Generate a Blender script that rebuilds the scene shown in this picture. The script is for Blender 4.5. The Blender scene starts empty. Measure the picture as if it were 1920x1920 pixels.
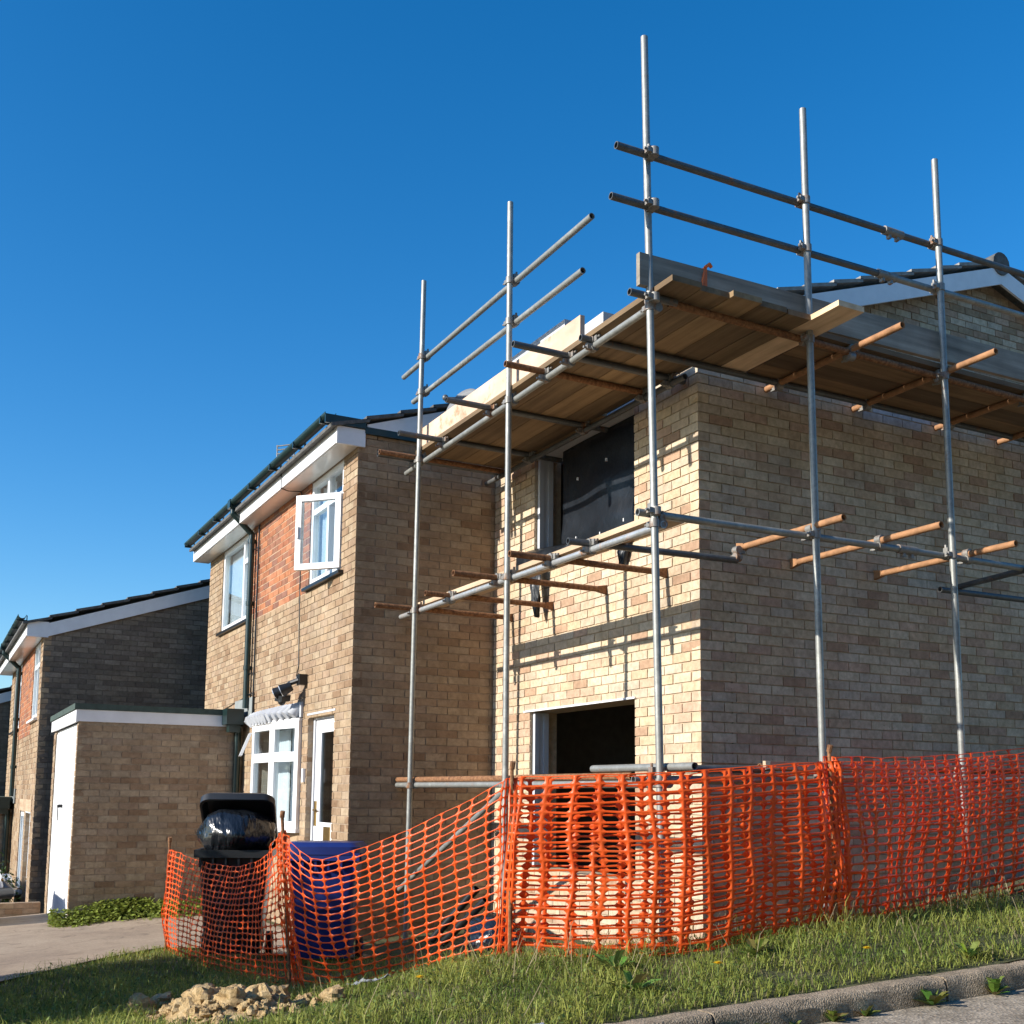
import bpy, math, random
import numpy as np
from mathutils import Vector, Matrix, noise as mnoise

random.seed(7)
rng = np.random.default_rng(7)
scene = bpy.context.scene
col = scene.collection

# ------------------------------------------------------------------ camera
CAM = (6.5211, -4.9705, 1.0983)
RX = Vector((0.465483, 0.885000, 0.010068))
UP = Vector((0.099999, -0.063893, 0.992934))
BK = Vector((0.879388, -0.461187, -0.118240))
cd = bpy.data.cameras.new('camera')
cd.sensor_width = 36.0
cd.lens = 2095.04 / 1920 * 36.0
cd.shift_y = (1243.47 - 960) / 1920          # the photograph is cropped from a taller frame
cd.clip_start = 0.05
cd.clip_end = 3000
cam = bpy.data.objects.new('camera', cd)
col.objects.link(cam)
cam.matrix_world = Matrix(((RX.x, UP.x, BK.x, CAM[0]), (RX.y, UP.y, BK.y, CAM[1]), (RX.z, UP.z, BK.z, CAM[2]), (0, 0, 0, 1)))
scene.camera = cam

# ------------------------------------------------------------------ light
SUN = Vector((0.048, 1.0, -0.452)).normalized()      # the way the light travels
elev = math.asin(-SUN.z)
w = bpy.data.worlds.new('World')
scene.world = w
w.use_nodes = True
nt = w.node_tree
sky = nt.nodes.new('ShaderNodeTexSky')
sky.sky_type = 'NISHITA'
sky.sun_disc = False
sky.sun_elevation = elev
sky.sun_rotation = math.atan2(-SUN.x, -SUN.y)
sky.altitude = 0
sky.air_density = 1.0
sky.dust_density = 0.4
sky.ozone_density = 4.0
hs = nt.nodes.new('ShaderNodeHueSaturation')          # the camera's rich rendering of a clear sky
hs.inputs['Saturation'].default_value = 1.32
hs.inputs['Value'].default_value = 1.5
hs.inputs['Hue'].default_value = 0.5
nt.links.new(sky.outputs[0], hs.inputs['Color'])
nt.links.new(hs.outputs[0], nt.nodes['Background'].inputs[0])
nt.nodes['Background'].inputs[1].default_value = 0.09
sl = bpy.data.lights.new('sun', 'SUN')
sl.energy = 5.0
sl.angle = math.radians(0.5)
sl.color = (1.0, 0.94, 0.85)
so = bpy.data.objects.new('sun', sl)
col.objects.link(so)
so.location = (0, -20, 12)
so.rotation_euler = SUN.to_track_quat('-Z', 'Y').to_euler()
scene.view_settings.view_transform = 'Standard'
scene.view_settings.look = 'None'
scene.view_settings.exposure = 0.55
scene.view_settings.gamma = 1
scene.view_settings.use_curve_mapping = False

# ------------------------------------------------------------------ materials
def new_mat(name):
    m = bpy.data.materials.new(name)
    m.use_nodes = True
    n = m.node_tree.nodes
    return m, n, m.node_tree.links, n['Principled BSDF']

def pos_node(n, obj=False):
    if obj:
        return n.new('ShaderNodeTexCoord').outputs['Object']
    return n.new('ShaderNodeNewGeometry').outputs['Position']

def noise_node(n, l, vec, scale, detail=4, rough=0.6, stretch=None):
    t = n.new('ShaderNodeTexNoise')
    t.inputs['Scale'].default_value = scale
    t.inputs['Detail'].default_value = detail
    t.inputs['Roughness'].default_value = rough
    if stretch:
        mp = n.new('ShaderNodeMapping')
        mp.inputs['Scale'].default_value = stretch
        l.new(vec, mp.inputs['Vector'])
        vec = mp.outputs[0]
    l.new(vec, t.inputs['Vector'])
    return t.outputs['Fac']

def ramp(n, l, fac, stops):
    r = n.new('ShaderNodeValToRGB')
    el = r.color_ramp.elements
    while len(el) < len(stops):
        el.new(0.5)
    for e, (p, c) in zip(el, stops):
        e.position = p
        e.color = (*c, 1) if len(c) == 3 else c
    l.new(fac, r.inputs['Fac'])
    return r.outputs['Color']

def mixc(n, l, a, b, fac, mode='MIX'):
    m = n.new('ShaderNodeMix')
    m.data_type = 'RGBA'
    m.blend_type = mode
    for sock, v in ((m.inputs[6], a), (m.inputs[7], b)):
        if isinstance(v, tuple):
            sock.default_value = (*v, 1)
        else:
            l.new(v, sock)
    if isinstance(fac, float):
        m.inputs[0].default_value = fac
    else:
        l.new(fac, m.inputs[0])
    return m.outputs[2]

def bump(n, l, b, fac, strength, dist):
    bp = n.new('ShaderNodeBump')
    bp.inputs['Strength'].default_value = strength
    bp.inputs['Distance'].default_value = dist
    l.new(fac, bp.inputs['Height'])
    l.new(bp.outputs[0], b.inputs['Normal'])

def simple(name, colr, rough=0.6, metal=0.0, var=0.15, scale=8, bmp=0.0, bscale=60, spec=None, stretch=None):
    m, n, l, b = new_mat(name)
    p = pos_node(n)
    f = noise_node(n, l, p, scale, stretch=stretch)
    lo = tuple(max(0, c * (1 - var)) for c in colr)
    hi = tuple(min(1, c * (1 + var)) for c in colr)
    c = ramp(n, l, f, [(0.3, lo), (0.7, hi)])
    l.new(c, b.inputs['Base Color'])
    b.inputs['Roughness'].default_value = rough
    b.inputs['Metallic'].default_value = metal
    if spec is not None:
        b.inputs['Specular IOR Level'].default_value = spec
    if bmp:
        bump(n, l, b, noise_node(n, l, p, bscale), bmp, 0.01)
    return m

def brick_mat():
    m, n, l, b = new_mat('clay_brick')
    at = n.new('ShaderNodeAttribute')
    at.attribute_name = 'tint'
    p = pos_node(n)
    f = noise_node(n, l, p, 22, 5, 0.65)
    g = noise_node(n, l, p, 5, 3, 0.6)
    c = mixc(n, l, at.outputs['Color'], ramp(n, l, f, [(0.25, (0.62, 0.58, 0.52)), (0.6, (1.08, 1.06, 1.02)), (0.8, (1.25, 1.22, 1.15))]), 0.75, 'MULTIPLY')
    c = mixc(n, l, c, ramp(n, l, g, [(0.3, (0.8, 0.78, 0.76)), (0.65, (1.1, 1.1, 1.1))]), 0.8, 'MULTIPLY')
    c = mixc(n, l, c, ramp(n, l, noise_node(n, l, p, .75, 5, 0.65, (1, 1, .7)), [(0.32, (0.74, 0.72, 0.70)), (0.55, (1.03, 1.03, 1.03)), (0.75, (1.12, 1.10, 1.06))]), 0.8, 'MULTIPLY')
    # small dark pits
    v = n.new('ShaderNodeTexVoronoi')
    v.inputs['Scale'].default_value = 17
    l.new(p, v.inputs['Vector'])
    pit = ramp(n, l, v.outputs['Distance'], [(0.05, (0.45, 0.4, 0.36)), (0.11, (1, 1, 1))])
    c = mixc(n, l, c, pit, 0.6, 'MULTIPLY')
    l.new(c, b.inputs['Base Color'])
    b.inputs['Roughness'].default_value = 0.92
    b.inputs['Specular IOR Level'].default_value = 0.2
    bump(n, l, b, noise_node(n, l, p, 90, 4, 0.7), 0.5, 0.004)
    return m

def steel_mat(name, rust, base=(0.50, 0.51, 0.50), rough=0.42, metal=0.6):
    m, n, l, b = new_mat(name)
    p = pos_node(n)
    f = noise_node(n, l, p, 9, 6, 0.7, (1, 1, 0.6))
    s = noise_node(n, l, p, 28, 3, 0.6)
    g = ramp(n, l, s, [(0.3, tuple(c * 0.85 for c in base)), (0.7, tuple(c * 1.12 for c in base))])
    w_ = ramp(n, l, noise_node(n, l, p, 5.5, 6, 0.75), [(0.52, (0, 0, 0)), (0.66, (0.75, 0.75, 0.75))])
    g = mixc(n, l, g, tuple(min(.6, c * 1.55) for c in base), w_)          # dried cement splashes
    r = ramp(n, l, noise_node(n, l, p, 40, 4), [(0.3, (0.10, 0.042, 0.018)), (0.55, (0.26, 0.12, 0.05)), (0.75, (0.36, 0.20, 0.10))])
    mask = ramp(n, l, f, [(max(0.0, 0.62 - rust), (0, 0, 0)), (min(1, 0.74 - rust), (1, 1, 1))])
    l.new(mixc(n, l, g, r, mask), b.inputs['Base Color'])
    rr = n.new('ShaderNodeMapRange')
    l.new(mask, rr.inputs[0])
    rr.inputs[3].default_value = metal
    rr.inputs[4].default_value = 0.05
    l.new(rr.outputs[0], b.inputs['Metallic'])
    r2 = n.new('ShaderNodeMapRange')
    l.new(mask, r2.inputs[0])
    r2.inputs[3].default_value = rough
    r2.inputs[4].default_value = 0.85
    l.new(r2.outputs[0], b.inputs['Roughness'])
    return m

def wood_mat(name, a, bcol, stretch, stain=None, rough=0.8):
    m, n, l, b = new_mat(name)
    p = pos_node(n)
    f = noise_node(n, l, p, 14, 6, 0.65, stretch)
    c = ramp(n, l, f, [(0.28, a), (0.72, bcol)])
    c = mixc(n, l, c, ramp(n, l, noise_node(n, l, p, 2.2, 4), [(0.3, (0.72, 0.7, 0.68)), (0.7, (1.1, 1.1, 1.1))]), 0.9, 'MULTIPLY')
    oi = n.new('ShaderNodeObjectInfo')
    c = mixc(n, l, c, ramp(n, l, oi.outputs['Random'], [(0.0, (0.72, 0.7, 0.68)), (0.5, (1.0, 1.0, 1.0)), (1.0, (1.55, 1.5, 1.4))]), 1.0, 'MULTIPLY')
    if stain:
        s = noise_node(n, l, p, 3.1, 5, 0.7)
        c = mixc(n, l, c, stain, ramp(n, l, s, [(0.54, (0, 0, 0)), (0.66, (0.85, 0.85, 0.85))]))
    l.new(c, b.inputs['Base Color'])
    b.inputs['Roughness'].default_value = rough
    bump(n, l, b, f, 0.3, 0.004)
    return m

def tint_mat(name, rough=0.7, transl=0.0, spec=0.3):
    m, n, l, b = new_mat(name)
    at = n.new('ShaderNodeAttribute')
    at.attribute_name = 'tint'
    l.new(at.outputs['Color'], b.inputs['Base Color'])
    b.inputs['Roughness'].default_value = rough
    b.inputs['Specular IOR Level'].default_value = spec
    if transl:
        t = n.new('ShaderNodeBsdfTranslucent')
        l.new(at.outputs['Color'], t.inputs['Color'])
        mx = n.new('ShaderNodeMixShader')
        mx.inputs[0].default_value = transl
        l.new(b.outputs[0], mx.inputs[1])
        l.new(t.outputs[0], mx.inputs[2])
        l.new(mx.outputs[0], n['Material Output'].inputs['Surface'])
    return m

def glass_mat(name, boost=1.0, tintc=(0.92, 0.96, 0.97)):
    m, n, l, b = new_mat(name)
    n.remove(b)
    fr = n.new('ShaderNodeLayerWeight')
    fr.inputs['Blend'].default_value = 0.5
    pw = n.new('ShaderNodeMath')
    pw.operation = 'POWER'
    pw.inputs[1].default_value = 4.0
    l.new(fr.outputs['Facing'], pw.inputs[0])
    mu = n.new('ShaderNodeMath')
    mu.operation = 'MULTIPLY_ADD'
    mu.inputs[1].default_value = boost
    mu.inputs[2].default_value = 0.05
    mu.use_clamp = True
    l.new(pw.outputs[0], mu.inputs[0])
    t = n.new('ShaderNodeBsdfTransparent')
    t.inputs[0].default_value = (*tintc, 1)
    g = n.new('ShaderNodeBsdfGlossy')
    g.inputs['Roughness'].default_value = 0.02
    mx = n.new('ShaderNodeMixShader')
    l.new(mu.outputs[0], mx.inputs[0])
    l.new(t.outputs[0], mx.inputs[1])
    l.new(g.outputs[0], mx.inputs[2])
    l.new(mx.outputs[0], n['Material Output'].inputs['Surface'])
    return m

M = {}
M['brick'] = brick_mat()
M['mortar_new'] = simple('mortar_tan', (0.46, 0.36, 0.245), 0.95, var=0.2, scale=20, bmp=0.5)
M['mortar_old'] = simple('mortar_brown', (0.345, 0.265, 0.19), 0.95, var=0.2, scale=20, bmp=0.5)
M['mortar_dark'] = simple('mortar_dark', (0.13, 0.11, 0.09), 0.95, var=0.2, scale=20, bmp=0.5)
M['mortar_cream'] = simple('mortar_cream', (0.55, 0.40, 0.27), 0.95, var=0.15, scale=20, bmp=0.4)
M['galv'] = steel_mat('galvanised_steel', -0.02, (0.27, 0.275, 0.255), 0.5, 0.4)
M['galv_rusty'] = steel_mat('stained_steel', 0.06)
M['dull'] = steel_mat('dull_dark_steel', 0.03, (0.11, 0.115, 0.115), 0.5, 0.4)
M['rust'] = steel_mat('rusty_tube', 0.5)
M['rust_paint'] = simple('orange_rust_tube', (0.33, 0.165, 0.075), 0.8, var=0.3, scale=14, bmp=0.3, stretch=(1, 1, 1))
M['coupler'] = steel_mat('coupler_steel', 0.10, (0.25, 0.24, 0.22), 0.55, 0.4)
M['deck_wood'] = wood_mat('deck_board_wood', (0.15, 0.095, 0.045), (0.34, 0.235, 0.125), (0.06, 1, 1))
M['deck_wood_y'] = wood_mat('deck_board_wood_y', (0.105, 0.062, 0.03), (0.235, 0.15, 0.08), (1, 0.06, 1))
M['toe_pale'] = wood_mat('pale_toe_board', (0.47, 0.335, 0.25), (0.58, 0.44, 0.345), (0.15, 1, 0.6), (0.40, 0.15, 0.06))
M['toe_grey'] = wood_mat('weathered_grey_board', (0.15, 0.132, 0.105), (0.40, 0.355, 0.29), (1, 0.05, 1))
M['board_pale'] = wood_mat('pale_timber', (0.45, 0.31, 0.19), (0.66, 0.50, 0.34), (0.08, 1, 1))
M['upvc'] = simple('white_upvc', (0.80, 0.80, 0.80), 0.35, var=0.03, scale=4)
M['white_paint'] = simple('white_paint', (0.76, 0.76, 0.76), 0.5, var=0.06, scale=6)
M['soffit'] = simple('soffit_board', (0.70, 0.69, 0.66), 0.22, var=0.05, scale=6, spec=0.6)
M['grey_frame'] = simple('grey_white_frame', (0.55, 0.57, 0.60), 0.5, var=0.06, scale=6)
M['gutter'] = simple('dark_green_plastic', (0.012, 0.028, 0.026), 0.3, var=0.2, scale=5)
M['black_plastic'] = simple('black_plastic', (0.012, 0.013, 0.014), 0.38, var=0.25, scale=7)
M['felt'] = simple('green_felt_edge', (0.05, 0.075, 0.062), 0.85, var=0.25, scale=12)
M['tile'] = simple('roof_tile_grey', (0.10, 0.098, 0.092), 0.85, var=0.35, scale=14, bmp=0.4)
M['dark_clad'] = simple('dark_grey_cladding', (0.05, 0.052, 0.055), 0.6, var=0.1)
M['dish'] = simple('dish_grey', (0.17, 0.18, 0.19), 0.6, var=0.1)
M['tile_pale'] = simple('pale_worn_tile', (0.27, 0.26, 0.235), 0.9, var=0.3, scale=14, bmp=0.4)
M['grey_flash'] = simple('grey_flashing', (0.24, 0.26, 0.25), 0.7, var=0.15)
M['lead'] = simple('pale_lead_tile', (0.42, 0.44, 0.47), 0.55, var=0.15, scale=10)
M['pane'] = glass_mat('window_glass', 1.0)
M['dark_pane'] = glass_mat('dark_glass', 0.8, (0.5, 0.55, 0.55))
M['curtain'] = simple('net_curtain', (0.72, 0.74, 0.76), 0.9, var=0.04, scale=6)
M['curtain_dark'] = simple('drawn_curtain', (0.30, 0.27, 0.22), 0.9, var=0.2, scale=6)
M['room'] = simple('dim_room', (0.10, 0.095, 0.09), 0.9, var=0.1)
M['block'] = simple('aerated_block', (0.50, 0.51, 0.52), 0.9, var=0.06, scale=25, bmp=0.4, bscale=120)
def drive_mat():
    m, n, l, b = new_mat('drive_concrete')
    p = pos_node(n)
    c = ramp(n, l, noise_node(n, l, p, 1.1, 6, 0.7), [(0.3, (0.22, 0.16, 0.115)), (0.5, (0.33, 0.25, 0.175)), (0.7, (0.40, 0.31, 0.22))])
    c = mixc(n, l, c, ramp(n, l, noise_node(n, l, p, 40, 5, 0.7), [(0.3, (0.7, 0.7, 0.7)), (0.7, (1.2, 1.2, 1.2))]), 0.8, 'MULTIPLY')
    v = n.new('ShaderNodeTexVoronoi'); v.feature = 'DISTANCE_TO_EDGE'; v.inputs['Scale'].default_value = 0.33
    wv = n.new('ShaderNodeVectorMath'); wv.operation = 'ADD'
    nz_ = n.new('ShaderNodeTexNoise'); nz_.inputs['Scale'].default_value = 2.5; l.new(p, nz_.inputs['Vector'])
    l.new(p, wv.inputs[0]); l.new(nz_.outputs['Color'], wv.inputs[1]); l.new(wv.outputs[0], v.inputs['Vector'])
    c = mixc(n, l, c, ramp(n, l, v.outputs['Distance'], [(0.002, (0.4, 0.37, 0.35)), (0.007, (1, 1, 1))]), 0.6, 'MULTIPLY')
    st = ramp(n, l, noise_node(n, l, p, 2.6, 3, 0.5), [(0.62, (1, 1, 1)), (0.75, (0.6, 0.57, 0.54))])
    c = mixc(n, l, c, st, 0.8, 'MULTIPLY')
    l.new(c, b.inputs['Base Color']); b.inputs['Roughness'].default_value = 0.9
    bump(n, l, b, noise_node(n, l, p, 70, 4, 0.7), 0.4, 0.01)
    return m
M['concrete'] = drive_mat()
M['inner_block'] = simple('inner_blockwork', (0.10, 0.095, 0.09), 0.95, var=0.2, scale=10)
M['brass'] = simple('brass', (0.40, 0.27, 0.10), 0.35, 0.9, var=0.1)
M['tyre'] = simple('tyre_rubber', (0.015, 0.015, 0.016), 0.7, var=0.2)
M['chrome'] = simple('bright_metal', (0.62, 0.63, 0.65), 0.18, 1.0, var=0.05)
M['silver_car'] = simple('silver_paint', (0.42, 0.44, 0.46), 0.25, 0.55, var=0.03)
M['blue_car'] = simple('dark_blue_paint', (0.02, 0.03, 0.07), 0.2, 0.1, var=0.03)
M['lens'] = simple('lamp_lens', (0.75, 0.78, 0.80), 0.08, 0.4, var=0.03)
M['amber'] = simple('amber_lens', (0.55, 0.22, 0.03), 0.2, var=0.05)
M['blue_bin'] = simple('blue_bin_plastic', (0.012, 0.028, 0.155), 0.38, var=0.12, scale=5)
M['black_bin'] = simple('black_bin_plastic', (0.020, 0.022, 0.024), 0.42, var=0.2, scale=5)
M['orange_tie'] = simple('orange_cord', (0.75, 0.16, 0.03), 0.6, var=0.1)
M['leaf'] = tint_mat('leaf_green', 0.55, 0.3)
M['grassm'] = tint_mat('grass_blade', 0.6, 0.35)
M['petal'] = tint_mat('petal', 0.6, 0.3)

def bag_mat():
    m, n, l, b = new_mat('black_sack')
    p = pos_node(n, True)
    b.inputs['Base Color'].default_value = (0.010, 0.012, 0.015, 1)
    b.inputs['Roughness'].default_value = 0.22
    b.inputs['Specular IOR Level'].default_value = 0.7
    f = noise_node(n, l, p, 4.5, 3, 0.5, (1.0, 2.4, 0.7))
    bump(n, l, b, f, 0.7, 0.06)
    return m
M['bag'] = bag_mat()

def sheet_mat():
    m, n, l, b = new_mat('black_polythene')
    p = pos_node(n)
    c = ramp(n, l, noise_node(n, l, p, 5, 4), [(0.3, (0.004, 0.006, 0.009)), (0.7, (0.010, 0.014, 0.02))])
    l.new(c, b.inputs['Base Color'])
    b.inputs['Roughness'].default_value = 0.4
    b.inputs['Specular IOR Level'].default_value = 0.4
    bump(n, l, b, noise_node(n, l, p, 4, 4, 0.6), 0.4, 0.03)
    return m
M['sheet'] = sheet_mat()

def net_mat():
    m, n, l, b = new_mat('orange_net_plastic')
    p = pos_node(n)
    c = ramp(n, l, noise_node(n, l, p, 6, 3), [(0.3, (0.88, 0.12, 0.018)), (0.7, (0.97, 0.185, 0.035))])
    l.new(c, b.inputs['Base Color'])
    mud = ramp(n, l, noise_node(n, l, p, 2.7, 5, 0.7), [(0.56, (0, 0, 0)), (0.74, (0.5, 0.5, 0.5))])
    c = mixc(n, l, c, (0.50, 0.19, 0.075), mud)          # dust and dried mud
    l.new(c, b.inputs['Base Color'])
    b.inputs['Roughness'].default_value = 0.38
    b.inputs['Specular IOR Level'].default_value = 0.45
    t = n.new('ShaderNodeBsdfTranslucent')
    l.new(c, t.inputs['Color'])
    mx = n.new('ShaderNodeMixShader')
    mx.inputs[0].default_value = 0.42
    l.new(b.outputs[0], mx.inputs[1])
    l.new(t.outputs[0], mx.inputs[2])
    l.new(mx.outputs[0], n['Material Output'].inputs['Surface'])
    return m
M['net'] = net_mat()

def soil_mat():
    m, n, l, b = new_mat('turf_soil')
    p = pos_node(n)
    f = noise_node(n, l, p, 2.0, 6, 0.65)
    g = noise_node(n, l, p, 30, 5, 0.7)
    c = ramp(n, l, f, [(0.35, (0.06, 0.07, 0.02)), (0.55, (0.10, 0.095, 0.035)), (0.75, (0.16, 0.115, 0.06))])
    c = mixc(n, l, c, ramp(n, l, g, [(0.3, (0.5, 0.5, 0.5)), (0.7, (1.3, 1.3, 1.3))]), 0.8, 'MULTIPLY')
    l.new(c, b.inputs['Base Color'])
    b.inputs['Roughness'].default_value = 0.95
    bump(n, l, b, g, 0.8, 0.03)
    return m
M['soil'] = soil_mat()

def clay_mat():
    m, n, l, b = new_mat('yellow_clay')
    p = pos_node(n)
    f = noise_node(n, l, p, 14, 6, 0.7)
    c = ramp(n, l, f, [(0.3, (0.26, 0.16, 0.07)), (0.5, (0.48, 0.33, 0.155)), (0.72, (0.62, 0.48, 0.28))])
    l.new(c, b.inputs['Base Color'])
    b.inputs['Roughness'].default_value = 0.95
    bump(n, l, b, noise_node(n, l, p, 55, 5, 0.7), 0.9, 0.02)
    return m
M['clay'] = clay_mat()

def road_mat(name, base, sc=60):
    m, n, l, b = new_mat(name)
    p = pos_node(n)
    f = noise_node(n, l, p, 1.6, 5, 0.6)
    v = n.new('ShaderNodeTexVoronoi')
    v.inputs['Scale'].default_value = sc
    l.new(p, v.inputs['Vector'])
    c = ramp(n, l, f, [(0.3, tuple(x * 0.75 for x in base)), (0.7, tuple(x * 1.15 for x in base))])
    s = ramp(n, l, v.outputs['Color'], [(0.2, (0.6, 0.58, 0.55)), (0.8, (1.35, 1.33, 1.3))])
    c = mixc(n, l, c, s, 0.8, 'MULTIPLY')
    d = noise_node(n, l, p, 5, 5, 0.7)
    c = mixc(n, l, c, ramp(n, l, d, [(0.35, (0.55, 0.53, 0.5)), (0.6, (1.05, 1.05, 1.05))]), 0.7, 'MULTIPLY')
    l.new(c, b.inputs['Base Color'])
    b.inputs['Roughness'].default_value = 0.92
    bump(n, l, b, v.outputs['Distance'], 0.5, 0.01)
    return m
M['road'] = road_mat('road_surface', (0.33, 0.28, 0.215))
M['kerb'] = road_mat('kerb_concrete', (0.34, 0.27, 0.19), 110)

# ------------------------------------------------------------------ mesh builder
class MB:
    def __init__(self):
        self.v, self.f, self.c = [], [], []
        self.use_c = False
    def add(self, vs, fs, tint=None):
        o = len(self.v)
        self.v.extend([tuple(p) for p in vs])
        self.f.extend([tuple(i + o for i in q) for q in fs])
        if tint is not None:
            self.use_c = True
        self.c.extend([tint or (0.5, 0.5, 0.5)] * len(vs))
        return self
    def box(self, x0, x1, y0, y1, z0, z1, tint=None, jit=0.0):
        vs = [(x, y, z) for x in (x0, x1) for y in (y0, y1) for z in (z0, z1)]
        if jit:
            vs = [tuple(c + random.uniform(-jit, jit) for c in p) for p in vs]
        fs = [(0, 1, 3, 2), (4, 6, 7, 5), (0, 4, 5, 1), (2, 3, 7, 6), (0, 2, 6, 4), (1, 5, 7, 3)]
        return self.add(vs, fs, tint)
    def obox(self, c, ax, ay, az, tint=None):
        c, ax, ay, az = map(Vector, (c, ax, ay, az))
        vs = [c + sx * ax + sy * ay + sz * az for sx in (-1, 1) for sy in (-1, 1) for sz in (-1, 1)]
        fs = [(0, 1, 3, 2), (4, 6, 7, 5), (0, 4, 5, 1), (2, 3, 7, 6), (0, 2, 6, 4), (1, 5, 7, 3)]
        return self.add(vs, fs, tint)
    def prism(self, pts, d):
        """closed polygon pts (3D, planar) pushed along d"""
        n = len(pts)
        d = Vector(d)
        vs = [Vector(p) for p in pts] + [Vector(p) + d for p in pts]
        fs = [tuple(range(n))[::-1], tuple(range(n, 2 * n))] + [(i, (i + 1) % n, n + (i + 1) % n, n + i) for i in range(n)]
        return self.add(vs, fs)
    def tube(self, p0, p1, r, n=12, hollow=0.0, r1=None):
        p0, p1 = Vector(p0), Vector(p1)
        r1 = r if r1 is None else r1
        d = (p1 - p0).normalized()
        a = d.orthogonal().normalized()
        b = d.cross(a)
        def ring(p, rr):
            return [p + rr * (math.cos(2 * math.pi * i / n) * a + math.sin(2 * math.pi * i / n) * b) for i in range(n)]
        vs = ring(p0, r) + ring(p1, r1)
        fs = [(i, (i + 1) % n, n + (i + 1) % n, n + i) for i in range(n)]
        if hollow:
            vs += ring(p0, hollow) + ring(p1, hollow)
            for i in range(n):
                j = (i + 1) % n
                fs += [(2 * n + i, 3 * n + i, 3 * n + j, 2 * n + j), (i, 2 * n + i, 2 * n + j, j), (n + i, n + j, 3 * n + j, 3 * n + i)]
        else:
            fs += [tuple(range(n))[::-1], tuple(range(n, 2 * n))]
        return self.add(vs, fs)
    def path(self, pts, r, n=8):
        for a, b in zip(pts[:-1], pts[1:]):
            self.tube(a, b, r, n)
        for p in pts[1:-1]:
            self.ball(p, r * 1.02, 6, 8)
        return self
    def ball(self, c, r, nu=8, nv=12, sq=(1, 1, 1)):
        vs, fs = [], []
        for i in range(nu + 1):
            t = math.pi * i / nu
            for j in range(nv):
                p = 2 * math.pi * j / nv
                vs.append((c[0] + r * sq[0] * math.sin(t) * math.cos(p), c[1] + r * sq[1] * math.sin(t) * math.sin(p), c[2] + r * sq[2] * math.cos(t)))
        for i in range(nu):
            for j in range(nv):
                k = (j + 1) % nv
                fs.append((i * nv + j, (i + 1) * nv + j, (i + 1) * nv + k, i * nv + k))
        return self.add(vs, fs)
    def mesh(self, name, off=(0, 0, 0)):
        me = bpy.data.meshes.new(name)
        vs = np.array(self.v, float).reshape(-1, 3) - np.array(off)
        me.from_pydata(vs.tolist(), [], self.f)
        if self.use_c:
            at = me.attributes.new('tint', 'FLOAT_COLOR', 'POINT')
            cc = np.ones((len(self.v), 4), np.float32)
            cc[:, :3] = np.array(self.c, np.float32)
            at.data.foreach_set('color', cc.ravel())
        me.update()
        return me
    def build(self, name, mat, parent=None, smooth=None, loc=None):
        if parent is not None:
            off = world_loc(parent)
        else:
            off = Vector(loc) if loc is not None else Vector((0, 0, 0))
        me = self.mesh(name, tuple(off))
        me.materials.append(mat)
        o = bpy.data.objects.new(name, me)
        col.objects.link(o)
        if parent is not None:
            o.parent = parent
        else:
            o.location = off
        if smooth is not None:
            me.shade_smooth()
            me.set_sharp_from_angle(angle=math.radians(smooth))
        return o

def world_loc(o):
    p = Vector(o.location)
    while o.parent:
        o = o.parent
        p = p + Vector(o.location)
    return p

def tag(o, label, cat, group=None, kind=None):
    if label: o['label'] = label
    if cat: o['category'] = cat
    if group: o['group'] = group
    if kind: o['kind'] = kind
    return o

def thing(name, label, cat, loc=(0, 0, 0), group=None):
    o = bpy.data.objects.new(name, None)
    o.empty_display_size = 0.2
    col.objects.link(o)
    o.location = loc
    return tag(o, label, cat, group)

def structure(name, mb, mat, smooth=None):
    o = mb.build(name, mat, smooth=smooth)
    o['kind'] = 'structure'
    return o

# ------------------------------------------------------------------ ground shape
GP = [(-3.55, -3.01, -.26), (-2.87, -3.03, -.23), (-2.04, -2.96, -.21), (-1.29, -2.84, -.186), (-.56, -2.76, -.135), (-.19, -2.61, -.1), (.08, -2.44, -.035),
      (.56, -2.2, .12), (.83, -2.04, .2), (1.17, -1.61, .2), (1.42, -1.15, .235), (1.46, -.65, .3), (1.47, -.1, .34), (1.32, .59, .365), (1.2, 1.21, .4), (1.13, 1.94, .465), (1.03, 2.91, .56), (.9, 5, .75),
      (-7.34, -3.4, -.40), (-7.34, -2.4, -.34), (-7.3, -1.5, -.31), (-5, -2.7, -.31), (-5, -1.5, -.28), (-2.6, -2.1, -.27), (-3.36, -1.0, -.2), (-3.36, 0, -.15), (-1.5, -.3, -.1), (0, 0, -.06), (0, -.6, .02),
      (.3, 1, .2), (.96, .265, .24), (.96, 1.57, .38), (0, 3, .4), (0, 6, .7), (-3, 6, .5),
      (2.3, -4.5, -.03), (2.3, -3, .06), (2.3, -2.2, .125), (2.3, -1, .175), (2.3, 0, .22), (2.3, 2, .30), (2.3, 5, .42),
      (.6, -3.4, -.03), (.9, -3.9, -.02), (-.3, -3.6, -.1), (-1.2, -4.3, -.24), (-2.4, -4.2, -.30), (-4, -4.3, -.35), (-9, -4, -.5), (-9.7, -3.4, -.52), (-8, -6, -.5), (-3, -7, -.32), (0, -6, -.2), (2.3, -7, -.1),
      (-10.5, -4, -.66), (-12, -3.6, -.82), (-14, -4, -.95), (-12, -7, -.78), (-14, -8, -.9)]
GPa = np.array(GP)
def _tps_fit(P):
    n = len(P)
    d = np.hypot(P[:, None, 0] - P[None, :, 0], P[:, None, 1] - P[None, :, 1])
    K = np.where(d > 0, d * d * np.log(d + 1e-12), 0) + 0.02 * np.eye(n)
    Q = np.c_[np.ones(n), P[:, :2]]
    A = np.block([[K, Q], [Q.T, np.zeros((3, 3))]])
    return np.linalg.solve(A, np.r_[P[:, 2], 0, 0, 0])
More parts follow.
